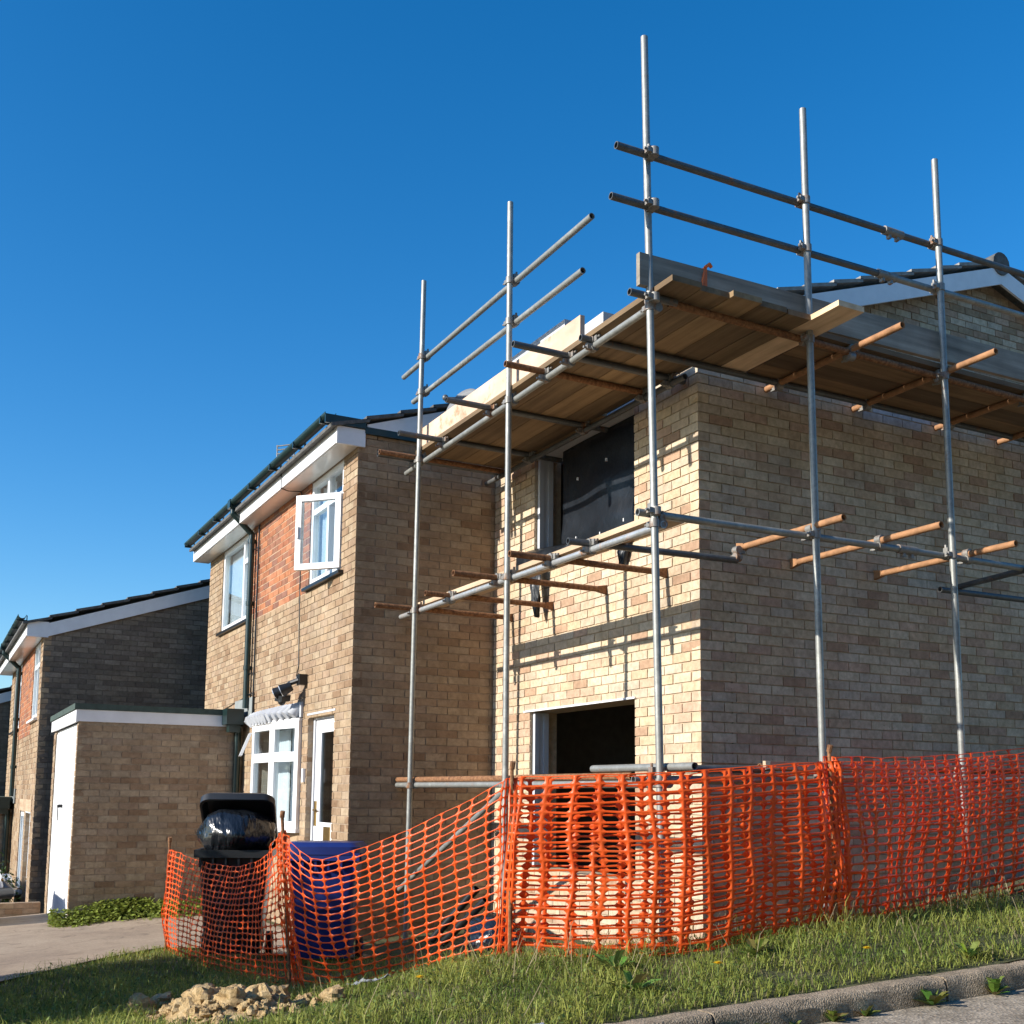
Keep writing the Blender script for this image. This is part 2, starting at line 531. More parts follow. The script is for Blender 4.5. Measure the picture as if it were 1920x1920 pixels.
TPS = _tps_fit(GPa)
def gz(x, y):
    x = np.atleast_1d(np.asarray(x, float)); y = np.atleast_1d(np.asarray(y, float))
    sh = x.shape
    xf, yf = x.ravel(), y.ravel()
    d = np.hypot(xf[:, None] - GPa[None, :, 0], yf[:, None] - GPa[None, :, 1])
    U = np.where(d > 0, d * d * np.log(d + 1e-12), 0)
    z = U @ TPS[:-3] + TPS[-3] + TPS[-2] * xf + TPS[-1] * yf
    return np.clip(z, -1.4, 0.9).reshape(sh)
def g1(x, y):
    return float(gz(x, y)[0])
def kerb_z(y):
    return 0.132 + 0.042 * (y + 2.2)

def sheet_grid(xs_fn, ys, nx, lift):
    """heightfield strip: for each y, columns from xl to xr"""
    mb = MB()
    X, Y = [], []
    for y in ys:
        xl, xr = xs_fn(y)
        X.append(np.linspace(xl, xr, nx)); Y.append(np.full(nx, y))
    X, Y = np.array(X), np.array(Y)
    Z = gz(X, Y) + lift
    vs = np.stack([X, Y, Z], -1).reshape(-1, 3)
    fs = [(i * nx + j, i * nx + j + 1, (i + 1) * nx + j + 1, (i + 1) * nx + j) for i in range(len(ys) - 1) for j in range(nx - 1)]
    return mb.add(vs, fs)

structure('ground', sheet_grid(lambda y: (-17.0, 2.31 if y > -2.42 else 3.4), np.linspace(-12, 12, 170), 150, 0.0), M['soil'], 180)
mb = MB(); mb.add([(-400, -400, -1.62), (400, -400, -1.62), (400, 400, -1.62), (-400, 400, -1.62)], [(0, 1, 2, 3)])
structure('terrain', mb, M['soil'])

def drive_r(y):
    if y < -4.4: return -2.7 + (-4.4 - y) * 0.6
    if y < -3.0: return -2.7 - (y + 4.4) * 0.79
    return -3.81 + (y + 3.0) * 1.15
def drive_l(y):
    return -9.9 if y < -3.42 else -6.95
structure('driveway', sheet_grid(lambda y: (drive_l(y), min(drive_r(y), 0.5)), list(np.linspace(-9, -3.43, 60)), 40, 0.02), M['concrete'], 180)
structure('path', sheet_grid(lambda y: (drive_l(y), drive_r(y)), np.linspace(-3.43, -1.6, 24), 30, 0.02), M['concrete'], 180)
# road
mb = MB()
ys = np.linspace(-40, 60, 60)
vs = []
for y in ys:
    for x in (2.44, 4.0, 6.0, 8.6):
        vs.append((x, y, kerb_z(max(min(y, 12), -8)) - 0.112 - 0.008 * min(x - 2.4, 2)))
fs = [(i * 4 + j, i * 4 + j + 1, (i + 1) * 4 + j + 1, (i + 1) * 4 + j) for i in range(len(ys) - 1) for j in range(3)]
mb.add(vs, fs)
structure('road', mb, M['road'])
# kerb of separate stones
kerb = thing('kerb', None, None, (2.37, 0, 0.1)); kerb['kind'] = 'structure'
ks = [-2.42, -1.80, -.34, 0.9, 1.82, 2.74, 3.66, 4.58]
for a, b in zip(ks[:-1], ks[1:]):
    a2, b2 = a + 0.008, b - 0.008
    mb = MB()
    prof = [(2.30, -0.2), (2.30, -0.004), (2.312, 0.0), (2.408, 0.0), (2.425, -0.012), (2.435, -0.04), (2.44, -0.3)]
    ny = 26
    vs = []
    for i in range(ny + 1):
        y = a2 + (b2 - a2) * i / ny
        for (x, z) in prof:
            j = 0.005 * mnoise.noise(Vector((x * 9, y * 7, z * 9))) - (0.014 * max(0, mnoise.noise(Vector((x * 25, y * 11, z * 25)))) if -.03 < z < .001 else 0)
            vs.append((x + j, y, kerb_z(y) + z + j))
    n = len(prof)
    fs = [(i * n + j, (i + 1) * n + j, (i + 1) * n + j + 1, i * n + j + 1) for i in range(ny) for j in range(n - 1)]
    fs += [tuple(range(n)), tuple(range(ny * n, ny * n + n))[::-1]]
    mb.add(vs, fs)
    mb.build('kerb_stone', M['kerb'], kerb, 35)

# ------------------------------------------------------------------ brickwork
BUFF = [(0.573, 0.455, 0.308), (0.605, 0.495, 0.35), (0.56, 0.424, 0.289), (0.617, 0.52, 0.381), (0.537, 0.418, 0.295), (0.595, 0.485, 0.361), (0.559, 0.405, 0.295), (0.519, 0.369, 0.269), (0.627, 0.531, 0.395), (0.574, 0.465, 0.341), (0.584, 0.474, 0.327), (0.438, 0.296, 0.202), (0.506, 0.417, 0.318), (0.558, 0.474, 0.369)]
BROWN = [(0.38, 0.279, 0.184), (0.35, 0.254, 0.167), (0.4, 0.304, 0.203), (0.36, 0.264, 0.175), (0.411, 0.324, 0.225), (0.331, 0.239, 0.159), (0.372, 0.289, 0.203), (0.31, 0.213, 0.137), (0.39, 0.29, 0.191), (0.362, 0.273, 0.194), (0.341, 0.244, 0.167), (0.267, 0.177, 0.111), (0.359, 0.254, 0.165), (0.41, 0.314, 0.216)]
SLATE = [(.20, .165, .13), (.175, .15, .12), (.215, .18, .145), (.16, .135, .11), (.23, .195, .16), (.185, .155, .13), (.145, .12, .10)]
RED = [(0.389, 0.166, 0.091), (0.352, 0.15, 0.083), (0.418, 0.191, 0.107), (0.314, 0.129, 0.075), (0.28, 0.137, 0.091), (0.407, 0.172, 0.088), (0.244, 0.126, 0.092)]
BC, BL = 0.075, 0.225       # course and brick module
_bmesh = {}
def brick_mesh(dims, tint, vi):
    key = (tuple(round(d, 3) for d in dims), tint, vi)
    if key not in _bmesh:
        mb = MB()
        h = [d / 2 for d in dims]
        mb.box(-h[0], h[0], -h[1], h[1], -h[2], h[2], tint, 0.0013)
        me = mb.mesh('brick')
        me.materials.append(M['brick'])
        _bmesh[key] = me
    return _bmesh[key]

def courses(axis, u0, u1, z0, z1, holes, face, sign, pal, out, top=None, phase=0.0, zones=None):
    """lay a running bond wall; axis 'x' or 'y' is its run, face the plane of the brick faces, sign its outward side"""
    k0 = math.floor(z0 / BC)
    for k in range(k0, math.ceil(z1 / BC)):
        a, b = k * BC, (k + 1) * BC
        if a < z0 - 1e-6 or b > z1 + 1e-6: continue
        zc = (a + b) / 2
        lo, hi = u0, u1
        if top is not None:
            lo, hi = top(b)
            lo, hi = max(lo, u0), min(hi, u1)
            if hi - lo < .05: continue
        segs = [(lo, hi)]
        for (h0, h1, v0, v1) in holes:
            if v0 < zc < v1:
                ns = []
                for (s, e) in segs:
                    if h1 <= s or h0 >= e: ns.append((s, e)); continue
                    if h0 > s: ns.append((s, h0))
                    if h1 < e: ns.append((h1, e))
                segs = ns
        off = phase + (BL / 2 if k % 2 else 0)
        for (s, e) in segs:
            i = math.floor((s - off) / BL)
            while off + i * BL < e - 1e-6:
                p, q = off + i * BL, off + (i + 1) * BL
                i += 1
                p2 = s if p < s + 0.03 else p + 0.005
                q2 = e if q > e - 0.03 else q - 0.005
                p2, q2 = max(p2, s), min(q2, e)
                if q2 - p2 < 0.035: continue
                pl = pal
                if zones:
                    for (c0, c1, d0, d1, zp) in zones:
                        if c0 - .02 < (p2 + q2) / 2 < c1 + .02 and d0 < zc < d1: pl = zp
                t = pl[random.randrange(len(pl))]
                dep = 0.10
                fj = face + sign * random.uniform(-0.0015, 0.0015)
                lo_f, hi_f = (fj - dep, fj) if sign > 0 else (fj, fj + dep)
                if axis == 'x':
                    bx = (p2, q2, lo_f, hi_f)
                else:
                    bx = (lo_f, hi_f, p2, q2)
                out.append((*bx, a + 0.005, b - 0.005, t))
    return out

def brick_size_px(bk):
    x, y, z = (bk[0] + bk[1]) / 2, (bk[2] + bk[3]) / 2, (bk[4] + bk[5]) / 2
    p = Vector((x, y, z)) - Vector(CAM)
    d = -p.dot(BK)
    if d < 0.5: return -1
    u = p.dot(RX) / d * 2095 + 960
    v = -p.dot(UP) / d * 2095 + 1243.5
    ok = -10 < u < 1930 and -10 < v < 1930
    return (1.0 if ok else 1e-3) / (d * d)

def lay(bricks, parent, name='brick', limit=300):
    off = world_loc(parent)
    bricks = sorted(bricks, key=brick_size_px, reverse=True)
    for bk in bricks[:limit]:
        dims = (bk[1] - bk[0], bk[3] - bk[2], bk[5] - bk[4])
        o = bpy.data.objects.new(name, brick_mesh(dims, bk[6], random.randrange(2)))
        o.location = Vector(((bk[0] + bk[1]) / 2, (bk[2] + bk[3]) / 2, (bk[4] + bk[5]) / 2)) - off
        o.parent = parent
        col.objects.link(o)
    rest = bricks[limit:]
    if rest:
        mb = MB()
        for bk in rest:
            mb.box(*bk[:6], tint=bk[6], jit=0.0013)
        o = mb.build('brickwork', M['brick'], parent)
        o['kind'] = 'stuff'

def backing(mb, axis, u0, u1, z0, z1, holes, face, sign, thick=0.24, rec=0.007):
    us = sorted({u0, u1, *[h[0] for h in holes], *[h[1] for h in holes]})
    zs = sorted({z0, z1, *[h[2] for h in holes], *[h[3] for h in holes]})
    us = [u for u in us if u0 <= u <= u1]
    zs = [z for z in zs if z0 <= z <= z1]
    f1 = face - sign * rec
    f0 = f1 - sign * thick
    lo, hi = min(f0, f1), max(f0, f1)
    for i in range(len(us) - 1):
        # merge vertical runs so that no inner faces coincide
        run = None
        for j in range(len(zs) - 1):
            uc, zc = (us[i] + us[i + 1]) / 2, (zs[j] + zs[j + 1]) / 2
            solid = not any(h[0] < uc < h[1] and h[2] < zc < h[3] for h in holes)
            if solid:
                run = (run[0], zs[j + 1]) if run else (zs[j], zs[j + 1])
            if (not solid or j == len(zs) - 2) and run:
                if axis == 'x': mb.box(us[i], us[i + 1], lo, hi, run[0], run[1])
                else: mb.box(lo, hi, us[i], us[i + 1], run[0], run[1])
                run = None
    return mb

# ------------------------------------------------------------------ windows
def frame_boxes(mb, x0, x1, z0, z1, y0, y1, t, mullions=(), transoms=()):
    mb.box(x0, x0 + t, y0, y1, z0, z1)
    mb.box(x1 - t, x1, y0, y1, z0, z1)
    mb.box(x0 + t, x1 - t, y0 + .002, y1 - .002, z0, z0 + t)
    mb.box(x0 + t, x1 - t, y0 + .002, y1 - .002, z1 - t, z1)
    for (m, a, b) in mullions: mb.box(m - t / 2, m + t / 2, y0 + .004, y1 - .004, a, b)
    for (z, a, b) in transoms: mb.box(a, b, y0 + .006, y1 - .006, z - t / 2, z + t / 2)
    return mb

def room_box(parent, x0, x1, z0, z1, y, depth=0.9):
    mb = MB()
    mb.box(x0 - .1, x1 + .1, y + depth, y + depth + .05, z0 - .1, z1 + .1)
    mb.box(x0 - .15, x0 - .1, y, y + depth, z0 - .1, z1 + .1)
    mb.box(x1 + .1, x1 + .15, y, y + depth, z0 - .1, z1 + .1)
    mb.box(x0 - .1, x1 + .1, y, y + depth, z0 - .15, z0 - .1)
    mb.box(x0 - .1, x1 + .1, y, y + depth, z1 + .1, z1 + .15)
    return mb.build('room_lining', M['room'], parent)

def curtain(parent, x0, x1, z0, z1, y, mat, amp=0.02, wl=0.09, name='curtain'):
    n = max(6, int((x1 - x0) / 0.015))
    vs, fs = [], []
    for i in range(n + 1):
        x = x0 + (x1 - x0) * i / n
        yy = y + amp * math.sin(2 * math.pi * x / wl + 0.8 * math.sin(9 * x))
        vs += [(x, yy, z0), (x, yy, z1)]
    fs = [(2 * i, 2 * i + 2, 2 * i + 3, 2 * i + 1) for i in range(n)]
    mb = MB(); mb.add(vs, fs)
    return mb.build(name, mat, parent, 180)

# ------------------------------------------------------------------ the two terraced houses
XW0, XW1, YF = -9.54, -3.36, -1.473
def rake(y): return 4.54 + 0.34 * (y + 1.56)

def house(O, name, label, main):
    O = Vector(O)
    ox, oy, oz = O
    root = thing(name, label, 'house', (XW0 / 2 + XW1 / 2 + ox, YF + oy, -0.35 + oz))
    bx0, bx1 = XW0 + ox, XW1 + ox
    yf = YF + oy
    def Z(z): return z + oz
    def X(x): return x + ox
    zb, zt = Z(-0.525), Z(4.46)
    holes = [(X(-8.76), X(-7.15), Z(3.27), Z(4.40)), (X(-4.82), X(-3.77), Z(3.27), Z(4.40)), (X(-4.67), X(-3.84), Z(-.4), Z(1.91))]
    if main: holes.append((X(-6.75), X(-4.87), Z(.72), Z(1.98)))
    else: holes.append((X(-5.75), X(-4.95), Z(.72), Z(1.91)))
    red = (X(-7.15), X(-4.82), Z(3.22), Z(4.46)) if main else (X(-7.15), X(-4.82), Z(3.1), Z(4.46))
    bl = []
    courses('x', bx0, bx1, zb, zt, holes, yf, -1, BROWN, bl, phase=0.03, zones=[(*red, RED)])
    y_end = 0.0 if main else 11.5
    ridge_y = 4.73
    def top(z):
        # extent in y where the wall stands at height z (under the verge)
        dz = (z - oz) + 0.02
        ya = -1.473 if dz < rake(-1.473) else (dz - 4.54) / 0.34 - 1.56
        yb = y_end if main else min(y_end, 2 * ridge_y - ya)
        return (ya + oy, yb + oy)
    zside = Z(4.6) if main else Z(rake(ridge_y))
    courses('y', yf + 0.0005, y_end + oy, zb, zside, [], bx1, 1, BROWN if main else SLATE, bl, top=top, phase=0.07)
    lay(bl, root)
    mb = MB()
    backing(mb, 'x', bx0, bx1 - .008, zb, zt, holes, yf, -1)
    mb.build('wall', M['mortar_old'], root)
    mb = MB()
    if main:
        mb.box(bx1 - .24, bx1 - .007, yf + .25, y_end + oy + .3, zb, Z(4.6))
        mb.box(bx1 - .24, bx1 - .0071, yf + .008, yf + .25, zb, Z(4.5))
    else:
        pts = [(bx1 - .007, yf + .008, zb), (bx1 - .007, y_end + oy, zb), (bx1 - .007, y_end + oy, Z(rake(2 * ridge_y - y_end))), (bx1 - .007, ridge_y + oy, Z(rake(ridge_y))), (bx1 - .007, yf + .008, Z(rake(-1.473)) - .06)]
        mb.prism(pts, (-.24, 0, 0))
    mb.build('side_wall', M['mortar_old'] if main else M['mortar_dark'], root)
    mb = MB()
    backing(mb, 'x', red[0] + .002, red[1] - .002, red[2], red[3], [], yf, -1, thick=0.05, rec=0.004)
    mb.build('panel_mortar', M['mortar_cream'], root)
    # far walls (closing the box)
    mb = MB()
    mb.box(bx0 + .0, bx0 + .24, yf + .26, yf + 12.5, zb, Z(4.45))
    mb.box(bx0, bx1 - .25, yf + 12.5, yf + 12.74, zb, Z(4.4))
    mb.build('rear_wall', M['mortar_old'], root)
    # eaves
    ye = -1.68 + oy
    xe0, xe1 = bx0 - .12, bx1 + .035
    mb = MB(); mb.box(xe0, xe1 - .002, ye - .018, ye, Z(4.41), Z(4.60)); mb.build('fascia', M['upvc'], root)
    mb = MB(); mb.box(xe0 + .01, xe1 - .004, ye + .001, yf - .002, Z(4.405), Z(4.42)); mb.build('soffit', M['soffit'], root)
    mb = MB(); mb.box(bx1 + .01, bx1 + .035, ye - .02, -1.415 + oy, Z(4.40), Z(4.57)); mb.build('eaves_box_end', M['white_paint'], root)
    # gutter: half round trough with brackets
    yg, zg = -1.775 + oy, Z(4.655)
    mb = MB()
    n = 8
    vs, fs = [], []
    for x in (xe0 - .04, xe1 + .02):
        for i in range(n + 1):
            t = math.pi + math.pi * i / n
            vs.append((x, yg + .056 * math.cos(t), zg + .056 * math.sin(t) + .02))
        for i in range(n + 1):
            t = 2 * math.pi - math.pi * i / n
            vs.append((x, yg + .05 * math.cos(t), zg + .05 * math.sin(t) + .02))
    m = 2 * (n + 1)
    fs = [(i, (i + 1) % m, m + (i + 1) % m, m + i) for i in range(m)] + [tuple(range(m)), tuple(range(m, 2 * m))[::-1]]
    mb.add(vs, fs)
    gut = mb.build('gutter', M['gutter'], root, 40)
    mbk = MB()
    x = xe1 - .12
    while x > xe0:
        mb = MB()
        mb.box(x - .016, x + .016, yg - .062, ye - .02, zg - .055, zg - .035)
        mb.box(x - .016, x + .016, yg - .061, yg - .056, zg - .05, zg + .012)
        mb.box(x - .016, x + .016, ye - .03, ye - .0185, zg - .1, zg + .03)
        mb.build('gutter_bracket', M['gutter'], gut)
        x -= .88
    # roof tiles in courses
    thick = 0.035
    sl = math.atan(0.34)
    def slab(y0, x0, x1, front):
        g, L = 0.345, 0.40
        y1 = y0 + L * math.cos(sl) if front else y0 - L * math.cos(sl)
        s = lambda y: rake(y) if y <= ridge_y else rake(2 * ridge_y - y)
        a = s(y0) + .075; b = s(y1) + .045
        mb = MB()
        mb.prism([(x0, y0 + oy, Z(a)), (x0, y1 + oy, Z(b)), (x0, y1 + oy, Z(b) + thick), (x0, y0 + oy, Z(a) + thick)], (x1 - x0, 0, 0))
        return mb
    y = -1.765
    while y < ridge_y - .1:
        xa, xb = bx0 - .1, (bx1 + .07 if (not main or y < 1.0) else -1.0)
        slab(y, xa, xb, True).build('roof_tile', M['tile_pale'] if main and y > 1.0 else M['tile'], root)
        slab(2 * ridge_y - y, xa, xb if not main else -1.0, False).build('roof_tile', M['tile_pale'] if main else M['tile'], root)
        y += .345
    xr1 = -1.0 if main else bx1 + .07
    mb = MB(); mb.tube((bx0 - .1, ridge_y + oy, Z(rake(ridge_y) + .03)), (xr1 + .01, ridge_y + oy, Z(rake(ridge_y) + .03)), .125, 16); mb.build('ridge_tile', M['tile'], root, 40)
    # verge boards
    def verge(xv, ya, yb, t=.025, dep=.19, up=0.0):
        mb = MB()
        pts = [(xv, ya + oy, Z(rake(ya)) - dep + up), (xv, yb + oy, Z(rake(yb)) - dep + up), (xv, yb + oy, Z(rake(yb)) + up), (xv, ya + oy, Z(rake(ya)) + up)]
        mb.prism(pts, (t, 0, 0)); return mb
    def verge_back(xv, ya, yb, t=.025, dep=.19):
        r = lambda y: rake(2 * ridge_y - y)
        mb = MB()
        mb.prism([(xv, ya + oy, Z(r(ya)) - dep), (xv, yb + oy, Z(r(yb)) - dep), (xv, yb + oy, Z(r(yb))), (xv, ya + oy, Z(r(ya)))], (t, 0, 0)); return mb
    if main:
        mb = MB(); mb.prism([(bx1 + .012, -1.40, 4.602), (bx1 + .012, -.91, 4.602), (bx1 + .012, 1.2, rake(1.2) - .16), (bx1 + .012, 1.2, rake(1.2) + .03), (bx1 + .012, -1.40, rake(-1.40) + .03)], (.025, 0, 0)); mb.build('verge_board', M['white_paint'], root)
        # undercloak strip, slate-dark cladding triangle and the dark trim below it
        mb = MB(); mb.prism([(bx1 - .1, -1.35, Z(4.60)), (bx1 - .1, 0.4, Z(4.60)), (bx1 - .1, 0.4, Z(rake(.4)))], (.098, 0, 0)); mb.build('gable_cladding', M['dark_clad'], root)
        mb = MB(); mb.box(bx1 + .0, bx1 + .04, -1.42, 0.0, Z(4.535), Z(4.60)); mb.box(bx1 + .036, bx1 + .06, yg - .05, -1.42, Z(4.575), Z(4.66)); mb.build('gable_trim', M['gutter'], root)
        # the rear gable above the extension
        gb = []
        xg = -1.18
        def gtop(z):
            ya = (z + .12 - 4.54) / 0.34 - 1.56
            return (ya, 2 * ridge_y - ya)
        courses('y', 1.0, 8.6, 3.9, rake(ridge_y), [], xg, 1, BUFF[4:] + BROWN[:3], gb, top=gtop, phase=.1)
        lay(gb, root, 'gable_brick', 250)
        mb = MB(); mb.prism([(xg - .008, 1.0, 3.8), (xg - .008, 8.6, 3.8), (xg - .008, 8.6, rake(.86) - .1), (xg - .008, ridge_y, rake(ridge_y) - .1), (xg - .008, 1.0, rake(1.0) - .1)], (-.2, 0, 0)); mb.build('gable_wall', M['mortar_old'], root)
        verge(-1.03, 0.9, ridge_y - .0005).build('verge_board', M['white_paint'], root)
        verge_back(-1.03, ridge_y + .0005, 8.7).build('verge_board', M['white_paint'], root)
        mb = verge(xg + .001, 0.9, ridge_y - .0005, .148, .02, -.01); mb2 = verge_back(xg + .001, ridge_y + .0005, 8.7, .148, .02)
        mb.build('verge_soffit', M['soffit'], root); mb2.build('verge_soffit', M['board_pale'], root)
    else:
        mb = verge(bx1 + .012, -1.42, ridge_y - .0005)
        mb.build('verge_board', M['white_paint'], root)
        mb = MB(); mb.box(bx1 + .012, bx1 + .036, ye - .02, -1.42 + oy, Z(4.38), Z(4.60)); mb.build('verge_foot', M['white_paint'], root)
        verge_back(bx1 + .012, ridge_y + .0005, 10.6).build('verge_board', M['white_paint'], root)
    # ---- upper windows
    yw0, yw1 = yf + .015, yf + .085
    def upper(x0, x1, mull, trans_side):
        z0, z1 = Z(3.285), Z(4.40)
        mb = MB()
        tr = Z(4.07)
        if trans_side == 'right':
            frame_boxes(mb, x0, x1, z0, z1, yw0, yw1, .06, [(mull, z0 + .06, z1 - .06)], [(tr, mull + .03, x1 - .06)])
        else:
            frame_boxes(mb, x0, x1, z0, z1, yw0, yw1, .06, [(mull, z0 + .06, z1 - .06)], [(tr, x0 + .06, mull - .03), (tr, mull + .03, x1 - .06)])
        wdw = mb.build('window', M['upvc'], root)
        return wdw, z0, z1, tr
    a, z0, z1, tr = upper(X(-8.755), X(-7.155), X(-7.67), 'right')
    mb = MB(); mb.box(X(-8.695), X(-7.70), yw0 + .03, yw0 + .04, z0 + .06, z1 - .06); mb.build('pane', M['pane'], a)
    mb = MB(); mb.box(X(-7.64), X(-7.215), yw0 + .03, yw0 + .04, z0 + .06, tr - .03); mb.build('pane', M['pane'], a)
    mb = MB(); mb.box(X(-7.64), X(-7.215), yw0 + .03, yw0 + .04, tr + .03, z1 - .06); mb.build('pane', M['pane'], a)
    curtain(a, X(-8.72), X(-7.19), z0 + .06, z1 - .06, yw1 + .035, M['curtain'], .015, .08)
    room_box(a, X(-8.755), X(-7.155), z0, z1, yw1 + .01)
    mb = MB(); mb.box(X(-8.83), X(-7.10), yf - .045, yf + .014, Z(3.235), Z(3.268)); mb.build('window_sill', M['black_plastic'], root)
    a, z0, z1, tr = upper(X(-4.815), X(-3.775), X(-4.28), 'both')
    for (p, q) in ((-4.755, -4.31), (-4.25, -3.835)):
        mb = MB(); mb.box(X(p), X(q), yw0 + .03, yw0 + .04, tr + .03, z1 - .06); mb.build('pane', M['pane'], a)
    mb = MB(); mb.box(X(-4.755), X(-4.31), yw0 + .03, yw0 + .04, z0 + .06, tr - .03); mb.build('pane', M['pane'], a)
    curtain(a, X(-4.765), X(-4.36), z0 + .06, z1 - .06, yw1 + .04, M['curtain'])
    curtain(a, X(-4.10), X(-3.80), z0 + .06, z1 - .06, yw1 + .12, M['curtain'])
    room_box(a, X(-4.815), X(-3.775), z0, z1, yw1 + .01)
    if main:
        # right casement standing open, hinged on its right
        hx, hy = X(-3.80), yw0 - .01
        dv = Vector((-0.36, -0.335, 0)).normalized(); nv = Vector((dv.y, -dv.x, 0))
        L, s0, s1, t = .50, z0 + .02, tr - .01, .06
        mb = MB()
        h = Vector((hx, hy, 0))
        def bar(u0, u1, a0, a1, th=.03):
            c = h + dv * (u0 + u1) / 2 + Vector((0, 0, (a0 + a1) / 2))
            mb.obox(c, dv * (u1 - u0) / 2, nv * th, Vector((0, 0, (a1 - a0) / 2)))
        bar(0, t, s0, s1); bar(L - t, L, s0, s1); bar(t, L - t, s0, s0 + t, .0285); bar(t, L - t, s1 - t, s1, .0285)
        sash = mb.build('open_sash', M['upvc'], a)
        mb = MB(); c = h + dv * (L / 2) + Vector((0, 0, (s0 + s1) / 2)); mb.obox(c, dv * (L / 2 - t), nv * .006, Vector((0, 0, (s1 - s0) / 2 - t))); mb.build('sash_pane', M['pane'], a)
        mb = MB(); c = h + dv * (L - .03) - nv * .04 + Vector((0, 0, (s0 + s1) / 2)); mb.obox(c, dv * .01, nv * .012, Vector((0, 0, .06))); mb.build('sash_handle', M['upvc'], a)
    else:
        mb = MB(); mb.box(X(-4.25), X(-3.835), yw0 + .03, yw0 + .04, z0 + .06, tr - .03); mb.build('pane', M['pane'], a)
    mb = MB(); mb.box(X(-4.90), X(-3.70), yf - .05, yf + .014, Z(3.235), Z(3.268)); mb.build('window_sill', M['black_plastic'] if main else M['upvc'], root)
    # ---- door
    mb = MB()
    frame_boxes(mb, X(-4.665), X(-3.845), Z(-.2), Z(1.905), yf + .06, yf + .13, .045)
    fr = mb.build('door_frame', M['grey_frame'] if main else M['upvc'], root)
    mb = MB()
    mb.box(X(-4.615), X(-4.44), yf + .075, yf + .115, Z(-.15), Z(1.855)); mb.box(X(-3.985), X(-3.895), yf + .075, yf + .115, Z(-.15), Z(1.855))
    mb.box(X(-4.44), X(-3.985), yf + .077, yf + .113, Z(-.15), Z(.82)); mb.box(X(-4.44), X(-3.985), yf + .077, yf + .113, Z(1.72), Z(1.855))
    dr = mb.build('door', M['upvc'], root)
    mb = MB(); mb.box(X(-4.44), X(-3.985), yf + .09, yf + .10, Z(.82), Z(1.72)); mb.build('door_pane', M['dark_pane'], dr)
    mb = MB(); mb.box(X(-4.435), X(-3.99), yf + .2, yf + .22, Z(.7), Z(1.8)); mb.build('door_blind', M['curtain_dark'], dr)
    mb = MB(); mb.box(X(-4.57), X(-4.53), yf + .06, yf + .074, Z(.78), Z(1.03)); mb.tube((X(-4.55), yf + .045, Z(.94)), (X(-4.46), yf + .045, Z(.94)), .01, 8); mb.build('handle', M['brass'], dr)
    mb = MB(); mb.box(X(-4.28), X(-4.09), yf + .066, yf + .076, Z(.62), Z(.78)); mb.build('letter_plate', M['brass'], dr)
    mb = MB(); mb.box(X(-4.70), X(-3.81), yf - .004, yf + .05, Z(1.905), Z(1.925)); mb.build('door_drip', M['grey_frame'], root)
    mb = MB(); mb.box(X(-4.55), X(-3.96), yf + .6, yf + .65, Z(-.2), Z(1.9)); mb.build('hall_lining', M['room'], root)
    # ---- ground floor window
    if main:
        P = [(-4.88, -1.485), (-5.42, -1.615), (-6.12, -1.635), (-6.72, -1.485)]
        z0, z1 = .74, 1.86
        mb = MB()
        t = .045
        panes = []
        for (p, q) in zip(P[:-1], P[1:]):
            p, q = Vector((*p, 0)), Vector((*q, 0))
            d = (q - p).normalized(); nrm = Vector((-d.y, d.x, 0)); nrm = -nrm if nrm.y > 0 else nrm
            Ls = (q - p).length
            def br(u0, u1, a0, a1, th=.03):
                mb.obox(p + d * (u0 + u1) / 2 + Vector((0, 0, (a0 + a1) / 2)), d * (u1 - u0) / 2, nrm * th, Vector((0, 0, (a1 - a0) / 2)))
            br(-.01, t + .02, z0, z1); br(Ls - t - .02, Ls + .01, z0, z1)
            br(t + .02, Ls - t - .02, z0, z0 + .075, .029); br(t + .02, Ls - t - .02, z1 - .07, z1, .029); br(t + .02, Ls - t - .02, 1.44, 1.54, .029)
            panes.append((p + d * Ls / 2, d * (Ls / 2 - t - .02)))
        bow = mb.build('bow_window', M['upvc'], root)
        for (c, h) in panes:
            for (a0, a1) in ((z0 + .075, 1.44), (1.54, z1 - .07)):
                mb = MB(); mb.obox(c + Vector((0, 0, (a0 + a1) / 2)), h, Vector((h.y, -h.x, 0)).normalized() * .005, Vector((0, 0, (a1 - a0) / 2))); mb.build('pane', M['pane'], bow)
        # curtains and blind
        for (x0, x1, m) in ((-5.42, -4.93, 'curtain'), (-5.95, -5.52, 'curtain'), (-6.62, -6.15, 'curtain_dark')):
            curtain(bow, x0, x1, z0 + .05, z1 - .05, -1.40, M[m], .02, .08)
        room_box(bow, -6.72, -4.88, z0, z1, -1.38)
        mb = MB(); mb.prism([(-4.84, -1.475, .70), (-4.84, -1.52, .70), (-5.42, -1.66, .70), (-6.12, -1.68, .70), (-6.76, -1.52, .70), (-6.76, -1.475, .70)], (0, 0, .038)); mb.build('window_sill', M['upvc'], bow)
        mb = MB(); mb.prism([(-4.86, -1.475, z1 + .001), (-4.86, -1.51, z1 + .001), (-5.42, -1.66, z1 + .001), (-6.12, -1.68, z1 + .001), (-6.74, -1.51, z1 + .001), (-6.74, -1.475, z1 + .001)], (0, 0, .03)); mb.build('window_head', M['upvc'], bow)
        # open top vent on the far side
        mb = MB(); mb.obox((-6.46, -1.66, 1.66), (.22, -.05, 0), Vector((-.03, -.16, .0)) * .10, (-.01, -.05, -.13)); mb.build('open_vent', M['upvc'], bow)
        # tiled hood: fan of rounded pale tiles
        n = 16
